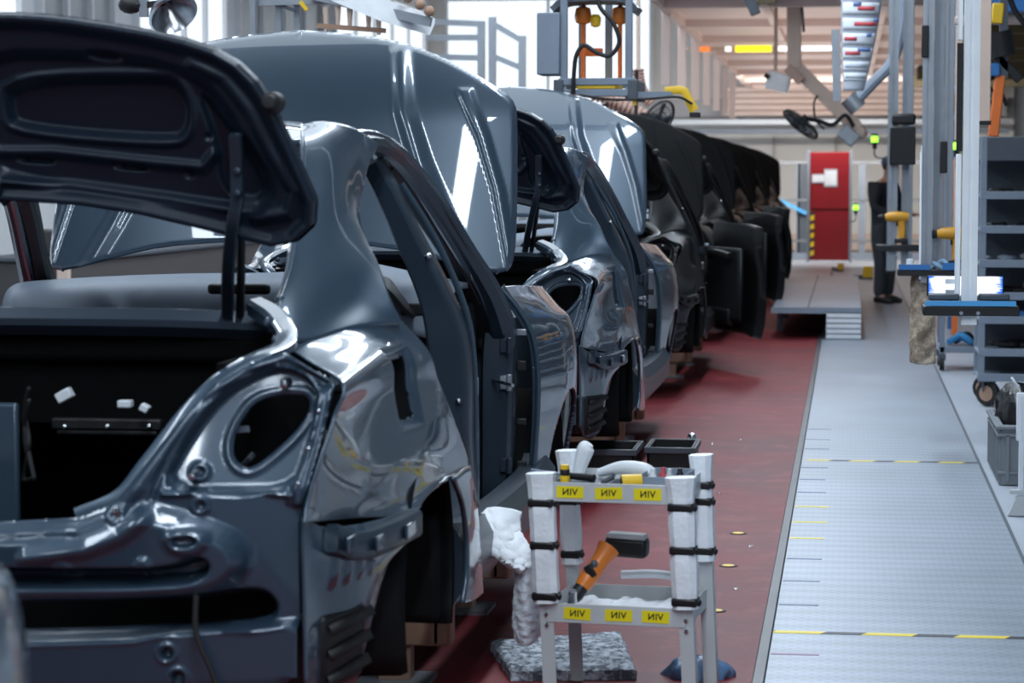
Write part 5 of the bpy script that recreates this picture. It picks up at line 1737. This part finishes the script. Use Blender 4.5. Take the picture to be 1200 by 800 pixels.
MB().sweep([(p.x, .2, p.z + .06), (p.x + .1, .2, p.z + .12), (q.x - .1, .2, p.z + .12), (q.x, .2, p.z + .05)], (.3, .05), 24, (0, 1, 0), .3).build('top_plate', M['grey_dark'], hg)
for px in (678, 722):
    p = L(px, 92, .25); q = L(px, -40, .25)
    bl = MB().cyl((p.x, .25, p.z), (p.x, .25, q.z), .014).build('balancer_rod', M['orange_dull'], hg)
    z = L(px, 16).z
    MB().lathe((p.x, .25, z - .05), ((.02, 0), (.045, .01), (.055, .05), (.045, .1), (.02, .11)), 16).build('balancer', M['orange'], bl)
p = L(694, 22, .25)
MB().lathe((p.x, .2, p.z - .04), ((.01, 0), (.03, .01), (.035, .06), (.02, .08)), 14).build('balancer', M['yellow'], hg)
p, q = L(668, 62), L(698, 54)
MB().b2((p.x, .42, p.z), (q.x, .46, q.z + .01)).build('guide_plate', M['orange_dull'], hg, bev=.004)
hs = [L(698, -20, -.06), L(704, 8, -.07), (L(720, 28, -.08)), L(727, 50, -.08), L(716, 66, -.08), L(700, 62, -.08), L(686, 54, -.08), L(677, 66, -.08), L(674, 88, -.07), L(673, 112, -.06)]
MB().tube(hs, .014, 10, 80).build('air_hose', M['rubber'], hg)
p, q = L(745, 111), L(788, 110)
ga = MB().b2((p.x, -.02, p.z - .018), (q.x, .02, p.z + .018)).build('gripper_arm', M['grey_paint'], hg)
pts = [L(779, 106), L(800, 106), L(806, 115), L(814, 130)]
MB().sweep(pts, ((.03, .045), (.03, .05), (.03, .05), (.03, .06)), 24, (0, 1, 0), .2).build('gripper_bracket', M['yellow'], ga)
p = L(815, 134)
MB().b2((p.x - .035, -.03, p.z - .018), (p.x + .03, .03, p.z + .012)).build('gripper_pad', M['rubber'], ga, bev=.004)
p = L(744, 112)
MB().b2((p.x - .012, -.035, p.z - .06), (p.x + .012, -.02, p.z + .05)).build('stop_plate', M['yellow'], ga)
MB().tube([L(680, 112, -.05), L(720, 117, -.05), L(760, 116, -.05), L(795, 114, -.05), L(812, 122, -.04)], .008, 8, 50).build('cable', M['rubber'], ga)

# second gear, farther left: aluminium gripper over the first bonnet
Y = 13.0
a = W(440, 30, Y)
g2 = empty('handling_frame', (a.x, Y, a.z), 'aluminium handling arm with pale sloping plates over the nearest bonnet', 'handling frame')
def L2(px, py, dy=0.0): return L(px, py, dy, Y, a)
for px, dy in ((297, 0), (322, .1), (344, .1)):
    p = L2(px, 36, dy)
    MB().b2((p.x - .018, dy - .018, p.z - .05), (p.x + .018, dy + .018, CEIL - a.z)).build('post', M['alu'], g2, bev=.003)
MB().bar(L2(298, 2, .05), L2(440, -2, .05), .04).build('beam', M['alu'], g2)
MB().bar(L2(318, 3, .05), L2(344, 12, .05), .02).build('brace', M['grey_dark'], g2)
MB().bar(L2(365, -6), L2(505, 26), .06, .05).build('arm', M['alu'], g2)
pl = MB().add([L2(392, -4, -.1), L2(440, -6, -.1), L2(506, 20, .1), L2(500, 34, .1), L2(450, 20, -.1)] + [L2(392, 2, -.1), L2(440, 0, -.1), L2(506, 26, .1), L2(500, 40, .1), L2(450, 26, -.1)], [(0, 1, 2, 3, 4), (9, 8, 7, 6, 5), (0, 5, 6, 1), (1, 6, 7, 2), (2, 7, 8, 3), (3, 8, 9, 4), (4, 9, 5, 0)])
pl.build('arm_plate', M['alu_white'], g2, ang=20)
for px, py in ((382, 26), (396, 22), (410, 24), (432, 26), (444, 30)):
    p = L2(px, py)
    MB().cyl(p + Vector((0, 0, .08)), p + Vector((0, 0, -.05)), .018, .010).build('suction_stem', M['beige'], g2)
MB().bar(L2(372, 30), L2(452, 36), .025).build('cross_bar', M['wood'], g2)
for px, py in ((480, -2), (494, 6), (505, 14)):
    MB().ball(L2(px, py, -.05), .03, 10).build('cable_loop', M['wood'], g2)
MB().bar(L2(352, 2), L2(360, 12), .02).build('clip', M['yellow'], g2)
# horn-shaped blower at the far left
Y = 12.0
p = W(180, 8, Y)
o = empty('blower_fan', tuple(p), 'dark round blower fan with bright horn at the top left', 'fan')
MB().lathe((.08, 0, 0), ((.0, .10), (.03, .09), (.05, .04), (.11, -.02), (.13, -.06), (.12, -.07)), 22, (-.5, .5, .7)).build('horn', M['chrome'], o, ang=60)
MB().ball((-.12, 0, .01), .05, 12, (1.3, 1, .9)).build('motor', M['rubber'], o)
MB().bar((-.12, 0, 0), (.06, 0, .02), .03).build('shaft', M['rubber'], o)
MB().b2((-.07, -.02, -.05), (-.03, .02, CEIL - p.z)).build('hanger', M['alu'], o)
# aluminium rail frame left of the handling frame
Y = 30.0
p0 = W(566, 100, Y)
o = empty('profile_railing', (p0.x, Y, 0), 'white aluminium profile railing left of the handling frame, before the bright windows', 'railing')
def LR(px, py, dy=0.0):
    p = W(px, py, Y); return Vector((p.x - p0.x, dy, p.z))
for px, t in ((564, 25), (577, 20), (612, 42)):
    p = LR(px, t)
    MB().b2((p.x - .045, -.045, 0), (p.x + .045, .045, p.z)).build('post', M['alu'], o)
for (x0, y0, x1, y1) in ((470, 24, 566, 28), (500, 44, 566, 44), (578, 28, 612, 48), (578, 66, 612, 80), (480, 66, 566, 68), (510, 92, 566, 92)):
    MB().bar(LR(x0, y0), LR(x1, y1), .07).build('rail', M['alu'], o)

# ribbed hose bundle, fans
Y = 22.0
p = W(725, 130, Y)
o = empty('ribbed_hoses', tuple(p), 'bundle of pinkish ribbed hoses hanging behind the second bonnet', 'hose bundle')
def LH(px, py, dy=0.0):
    q = W(px, py, Y); return Vector((q.x - p.x, dy, q.z - p.z))
for k, pts in enumerate((((694, 110), (716, 116), (738, 126), (760, 138)), ((746, 80), (748, 96), (752, 108), (762, 120)), ((706, 118), (728, 126), (744, 136), (756, 152)))):
    P = spline([LH(x, y, .12 * k) for x, y in pts], 26)
    MB().tube(P, [.066 if i % 2 else .046 for i in range(26)], 12, 52, True).build('hose', M['pink_hose'], o)
MB().cyl(LH(748, -400), LH(748, 82), .02).build('hanger', M['beige'], o)
MB().cyl(LH(752, 106, .1), LH(704, 124, .1), .02).build('hanger', M['grey_dark'], o)


def fan(px, py, Y, r, axis, label, arm):
    p = W(px, py, Y)
    o = empty('wall_fan', tuple(p), label, 'fan')
    ax = Vector(axis).normalized()
    u = ax.cross(Vector((0, 0, 1))).normalized(); v = ax.cross(u)
    for rr, dd in ((1.0, 0.0), (.98, .10), (.72, -.03), (.42, -.05)):
        P = [ax * (dd * r) + u * (rr * r * math.cos(t)) + v * (rr * r * math.sin(t)) for t in np.linspace(0, 2 * math.pi, 37)]
        MB().tube(P, r * (.055 if rr == 1.0 else .02), 6, 72).build('guard_ring', M['rubber'], o)
    m = MB()
    for k in range(24):
        t = 2 * math.pi * k / 24
        d = u * math.cos(t) + v * math.sin(t)
        m.tube([-ax * (.06 * r) + d * (.1 * r), -ax * (.05 * r) + d * (.6 * r), d * r, ax * (.1 * r) + d * (.96 * r), ax * (.16 * r) + d * (.5 * r), ax * (.2 * r) + d * (.2 * r)], r * .012, 4, 14)
    m.build('guard_wires', M['grey_dark'], o)
    for k in range(4):
        t = 2 * math.pi * k / 4
        d = u * math.cos(t) + v * math.sin(t); e = -u * math.sin(t) + v * math.cos(t)
        V = [d * (.12 * r) - e * (.08 * r) + ax * (.02 * r), d * (.85 * r) - e * (.28 * r) + ax * (.0), d * (.9 * r) + e * (.2 * r) + ax * (.09 * r), d * (.12 * r) + e * (.1 * r) + ax * (.06 * r)]
        MB().add(V, [(0, 1, 2, 3)]).build('blade', M['grey_dark'], o, solid=.006)
    MB().cyl(ax * (.02 * r), ax * (.5 * r), .24 * r, .18 * r).build('motor', M['rubber'], o)
    MB().tube([ax * (.4 * r)] + [Vector(q) for q in arm], .10 * r, 8, 24).build('arm', M['rubber'], o)
    return o


fan(772, 140, 21.5, .18, (-.62, .45, .40), 'black caged fan behind the second bonnet, beside the ribbed hoses', [(-.16, .15, .05), (-.22, .25, .02), (-.22, .25, .45)])
fan(938, 146, 26.0, .22, (.60, .26, .75), 'black caged fan hanging beside the bent beige arm above the red door', [(.22, .1, .03), (.34, .1, .0), (.47, .1, .10), (.56, .12, -.02)])
MB_ = None

# bent beige arm with a lamp housing at its end
Y = 26.3
p = W(930, 70, Y)
o = empty('bent_arm', tuple(p), 'bent beige ceiling arm with a grey box at its tip above the red door', 'arm')
def LA(px, py, dy=0.0):
    q = W(px, py, Y); return Vector((q.x - p.x, dy, q.z - p.z))
MB().bar(LA(926, -400), LA(931, 80), .15, .14, (0, 1, 0)).build('column', M['beige'], o, bev=.01)
MB().bar(LA(930, 76), LA(1006, 152), .15, .13, (0, 1, 0)).build('boom', M['beige'], o, bev=.01)
MB().bar(LA(986, 152), LA(1003, 166), .16, .16, (0, 1, 0)).build('lamp_box', M['alu'], o, bev=.01)
MB().ball(LA(1008, 155), .08, 12).build('end_cap', M['beige'], o)
MB().bar(LA(922, 80, -.1), LA(940, 96, -.1), .10, .06, (0, 1, 0)).build('joint_cover', M['pink_hose'], o, bev=.01)
MB().tube([LA(958, 112, -.1), LA(954, 122, -.1), LA(956, 140, -.1), LA(966, 152, -.1)], .012, 6, 20).build('cable', M['rubber'], o)
MB().bar(LA(936, -50, -.08), LA(942, 38, -.08), .03).build('hose', M['grey_dark'], o)
# small pale box lamp and dark projector
Y = 27.0
p = W(912, 96, Y)
o = empty('work_lamp', tuple(p), 'pale grey boxy work lamp left of the bent beige arm', 'lamp')
MB().box((0, 0, 0), (.26, .18, .20), (0, .25, 0)).build('housing', M['alu_white'], o, bev=.015)
MB().b2((-.05, -.02, .08), (-.01, .02, 3.42 - p.z)).build('hanger', M['beige'], o)
MB().box((-.12, -.1, .06), (.06, .03, .05), (0, .6, 0)).build('clip', M['rubber'], o)
p = W(880, 5, 24.0)
o = empty('projector_box', tuple(p), 'dark blue-grey box hanging at the top edge, left of the bent arm', 'box')
MB().box((0, 0, .02), (.10, .14, .26), (0, -.4, 0)).build('housing', M['grey_dark'], o, bev=.01)
MB().b2((.06, -.03, .0), (.24, .03, .10)).build('bracket', M['olive'], o, bev=.006)
MB().b2((.0, -.015, .1), (.03, .015, CEIL - p.z)).build('hanger', M['grey_dark'], o)

# light strip across the hall under the deck
Y = 33.0
p = W(900, 57, Y)
o = empty('signal_strip', tuple(p), 'long tube across the hall with yellow, orange and white lit sections', 'lamp')
def LS(px): return W(px, 57, Y).x - p.x
MB().cyl((LS(800), 0, 0), (LS(980), 0, 0), .025, n=10).build('tube', M['beige'], o)
for x0, x1, k in ((862, 904, 'lampyellow'), (817, 832, 'lamporange'), (850, 857, 'lampwhite'), (912, 977, 'lampwhite')):
    MB().cyl((LS(x0), 0, 0), (LS(x1), 0, 0), .045 if k == 'lampyellow' else .035, n=12).build('lit_section', M[k], o)
for px in (805, 978):
    MB().b2((LS(px) - .02, -.02, 0), (LS(px) + .02, .02, 3.42 - p.z)).build('hanger', M['beam'], o)

# hanging information sheets
Y = 18.0
p = W(1008, 60, Y)
o = empty('information_board', tuple(p), 'tall hanging board with red, blue and white printed sheets at the top right', 'board')
def LB(px, py, dy=0.0):
    q = W(px, py, Y); return np.array((q.x - p.x, dy, q.z - p.z))
E0 = [(986, -20), (986, 30), (987, 75), (989, 108)]; E1 = [(1036, -20), (1029, 30), (1020, 75), (1012, 108)]
A0 = spline([LB(x, y, -.05 - .1 * i) for i, (x, y) in enumerate(E0)], 33); A1 = spline([LB(x, y, .0 - .1 * i) for i, (x, y) in enumerate(E1)], 33)
MB().grid(np.stack([A0, A0 * .5 + A1 * .5, A1], 1)).build('back_sheet', M['paper_grey'], o, solid=.006, off=0)
def sheet(i0, i1, u0, u1, k, par, d=.008):
    g = np.stack([A0[i0:i1] * (1 - u) + A1[i0:i1] * u for u in (u0, (u0 + u1) / 2, u1)], 1).copy()
    g[:, :, 1] -= d
    return MB().grid(g).build('printed_sheet', M[k], par, solid=.002, off=0)
row = 4
for k in range(7):
    s = sheet(4 * k + 1, 4 * k + 5, .04, .96, 'paper', o)
    if k < 5:
        sheet(4 * k + 2, 4 * k + 4, (.55, .42, .35, .08, .1)[k], (.95, .85, .95, .45, .6)[k], 'paper_red', s, .012)
        sheet(4 * k + 1, 4 * k + 3, (.1, .3, .85, .72, .5)[k], (.4, .5, .98, .86, .9)[k], 'paper_blue', s, .011)
    else:
        sheet(4 * k + 2, 4 * k + 4, .1, .9, 'paper_grey', s, .011)
MB().bar(LB(986, -20), LB(980, -400), .02).build('hanger', M['alu'], o)
MB().bar(LB(1034, -20), LB(1034, -400), .02).build('hanger', M['alu'], o)
MB().bar(LB(979, 34, .1), LB(981, 118, .1), .06).build('side_plate', M['alu'], o)

# pipe and posts of the stations on the right
Y = 21.0
p = W(1000, 122, Y)
o = empty('swing_pipe', tuple(p), 'grey bent pipe sloping up right of the hanging board', 'pipe')
def LP_(px, py): 
    q = W(px, py, Y); return (q.x - p.x, 0, q.z - p.z)
MB().tube([LP_(1000, 122), LP_(1022, 98), LP_(1042, 78), LP_(1050, 60), LP_(1058, 25), LP_(1060, -40), LP_(1060, -300)], .05, 10, 60).build('pipe', M['grey_paint'], o)
MB().cyl(LP_(994, 114), LP_(1006, 128), .08).build('flange', M['alu'], o)
for k, (px, Y, w_, y0, lb) in enumerate(((1044, 24.0, .09, 120, 'thin grey ceiling post just left of the black box'), (1062, 23.0, .10, 40, 'thin grey ceiling post behind the black box'), (1104, 17.5, .16, 36, 'wide slotted grey post right of the second station'), (1121, 21.0, .06, 30, 'slim beige post left of the tablet post'), (1153, 12.5, .06, 0, 'slim beige post right of the tablet post'))):
    p = W(px, {0: 318, 1: 312, 2: 318, 3: 300, 4: 144}[k], Y)
    o = empty('support_post', (p.x, Y, p.z), lb, 'post')
    h = CEIL - p.z
    if k == 2:
        for dx in (-.034, .034): profile(MB(), dx, 0, .01, h, .064).build('profile', M['alu'], o)
        z_ = W(px, 100, Y).z - p.z
        MB().b2((-.13, -.06, z_ - .13), (-.09, .0, z_ + .13)).build('switch_box', M['rubber'], o, bev=.006)
    else:
        MB().b2((-w_ / 2, -w_ / 2, .0), (w_ / 2, w_ / 2, h)).build('profile', M['alu'] if k < 2 else M['beige'], o, bev=.004)
        MB().b2((-w_ / 2 - .004, -w_ / 2 - .004, -.01), (w_ / 2 + .004, w_ / 2 + .004, .01)).build('end_cap', M['rubber'], o)

# coloured stations far right: blue column, orange robot-like lifts, dark motors
Y = 25.0
p = W(1116, 300, Y)
o = empty('blue_column', (p.x, Y, 0), 'blue machine column behind the slim posts at the upper right', 'column')
z0, z1 = W(1116, 175, Y).z, W(1116, 30, Y).z
MB().b2((-.04, -.04, 0), (.05, .04, CEIL)).build('column', M['blue'], o, bev=.006)
for k in range(4):
    MB().b2((-.06, -.06, z0 + .3 * k), (.07, .0, z0 + .3 * k + .04)).build('clamp', M['blue_light'], o, bev=.004)
Y = 15.5
p = W(1168, 120, Y)
o = empty('lifting_unit', tuple(p), 'orange lifting cylinder with black motor and hoses at the upper right', 'lift')
def LU(px, py, dy=0.0):
    q = W(px, py, Y); return Vector((q.x - p.x, dy, q.z - p.z))
MB().bar(LU(1164, 160), LU(1172, 88), .065, .06, (0, 1, 0)).build('cylinder', M['orange_dull'], o, bev=.01)
MB().bar(LU(1176, 92), LU(1178, -400), .05).build('hanger', M['grey_dark'], o)
MB().cyl(LU(1176, 66), LU(1170, 38), .075, .085, 18).build('motor', M['rubber'], o)
MB().bar(LU(1168, 66), LU(1196, 94), .05, .06).build('bracket', M['blackplastic'], o, bev=.008)
MB().box(LU(1162, 82), (.10, .1, .08)).build('valve', M['blue'], o, bev=.01)
MB().tube([LU(1155, 95), LU(1166, 92), LU(1172, 105), LU(1180, 124)], .012, 8, 30).build('hose', M['rubber'], o)
MB().tube([LU(1152, 118), LU(1158, 104), LU(1166, 110), LU(1160, 122)], .010, 8, 30).build('hose', M['rubber'], o)
MB().tube([LU(1178, -30), LU(1186, 5), LU(1196, 22), LU(1204, 30)], .018, 8, 30).build('hose', M['rubber'], o)
MB().bar(LU(1170, 4), LU(1168, 28), .07).build('yellow_cap', M['yellow'], o, bev=.008)
Y = 20.0
p = W(1180, 60, Y)
o = empty('pipe_rack', tuple(p), 'blue and beige service ducts across the top right corner', 'duct')
def LQ(px, py, dy=0.0):
    q = W(px, py, Y); return Vector((q.x - p.x, dy, q.z - p.z))
a_, b_ = LQ(1142, 14), LQ(1230, 0)
MB().b2((a_.x, 0, a_.z), (b_.x, .2, b_.z + .1)).build('duct', M['blue'], o, bev=.01)
a_, b_ = LQ(1120, 26), LQ(1230, 16)
MB().b2((a_.x, .2, a_.z), (b_.x, .4, b_.z)).build('duct', M['beige'], o, bev=.01)
a_, b_ = LQ(1142, 120), LQ(1152, 30)
MB().b2((a_.x, .1, a_.z), (b_.x, .3, b_.z)).build('duct', M['blue'], o, bev=.01)
for px in (1146, 1215):
    q = LQ(px, 0); MB().b2((q.x - .02, .1, q.z), (q.x + .02, .14, CEIL - p.z)).build('hanger', M['grey_dark'], o)
Y = 24.0
p = W(1110, 250, Y)
o = empty('orange_rack', (p.x, Y, 0), 'orange framed rack with grey panels behind the tablet post', 'rack')
def LO(px, py): 
    q = W(px, py, Y); return (q.x - p.x, q.z)
for px in (1104, 1121):
    x, z = LO(px, 184)
    MB().b2((x - .03, -.03, 0), (x + .03, .03, z)).build('upright', M['orange_dull'], o, bev=.005)
for py in (186, 212, 240, 262):
    x0, z = LO(1101, py); x1, _ = LO(1124, py)
    MB().b2((x0, -.02, z - .02), (x1, .5, z + .02)).build('shelf_board', M['paper_grey'] if py > 190 else M['orange_dull'], o, bev=.004)
x0, z0 = LO(1106, 262); x1, z1 = LO(1119, 244)
MB().b2((x0, 0, z0 + .03), (x1, .3, z1 - .02)).build('bin', M['rubber'], o, bev=.01)
x0, z0 = LO(1106, 238); x1, z1 = LO(1119, 226)
MB().b2((x0, 0, z0), (x1, .3, z1)).build('bin', M['paper_red'], o, bev=.01)
Y = 22.5
p = W(1114, 165, Y)
o = empty('tool_balancer', tuple(p), 'dark blue machine head with yellow mark beside the green signal lamp', 'machine')
MB().box((-.02, 0, -.05), (.12, .14, .26)).build('housing', M['blue'], o, bev=.02)
MB().box((.10, 0, .08), (.10, .1, .10)).build('coupling', M['yellow'], o, bev=.01)
MB().box((.05, 0, .36), (.22, .2, .16)).build('motor', M['rubber'], o, bev=.03)
MB().box((.05, 0, .58), (.12, .14, .14)).build('motor', M['grey_paint'], o, bev=.02)
MB().b2((.03, -.02, .6), (.07, .02, CEIL - p.z)).build('hanger', M['grey_dark'], o)

# low machine bench along the left wall, glimpsed through the windscreen of the nearest car
o = empty('machine_bench', (-7.6, 26.0, 0), 'long dark machine bench by the left wall, seen through the windscreen of the nearest car', 'bench')
MB().b2((-.5, -4.0, 0), (.4, 3.4, .74)).build('bench_body', M['bench'], o, bev=.02)
MB().b2((-.55, -4.05, .74), (.45, 3.45, .78)).build('bench_top', M['grey_dark'], o, bev=.01)
for y in (-3.6, -1.2, 1.3):
    MB().b2((-.3, y, .78), (.1, y + .9, 1.02)).build('control_box', M['bench'], o, bev=.02)
    MB().b2((.1, y + .2, .84), (.12, y + .6, .93)).build('control_panel', M['paper'], o)
for y in (3.45, -4.15):
    MB().b2((.3, y, 0), (.4, y + .1, 1.9)).build('frame_post', M['beige'], o)
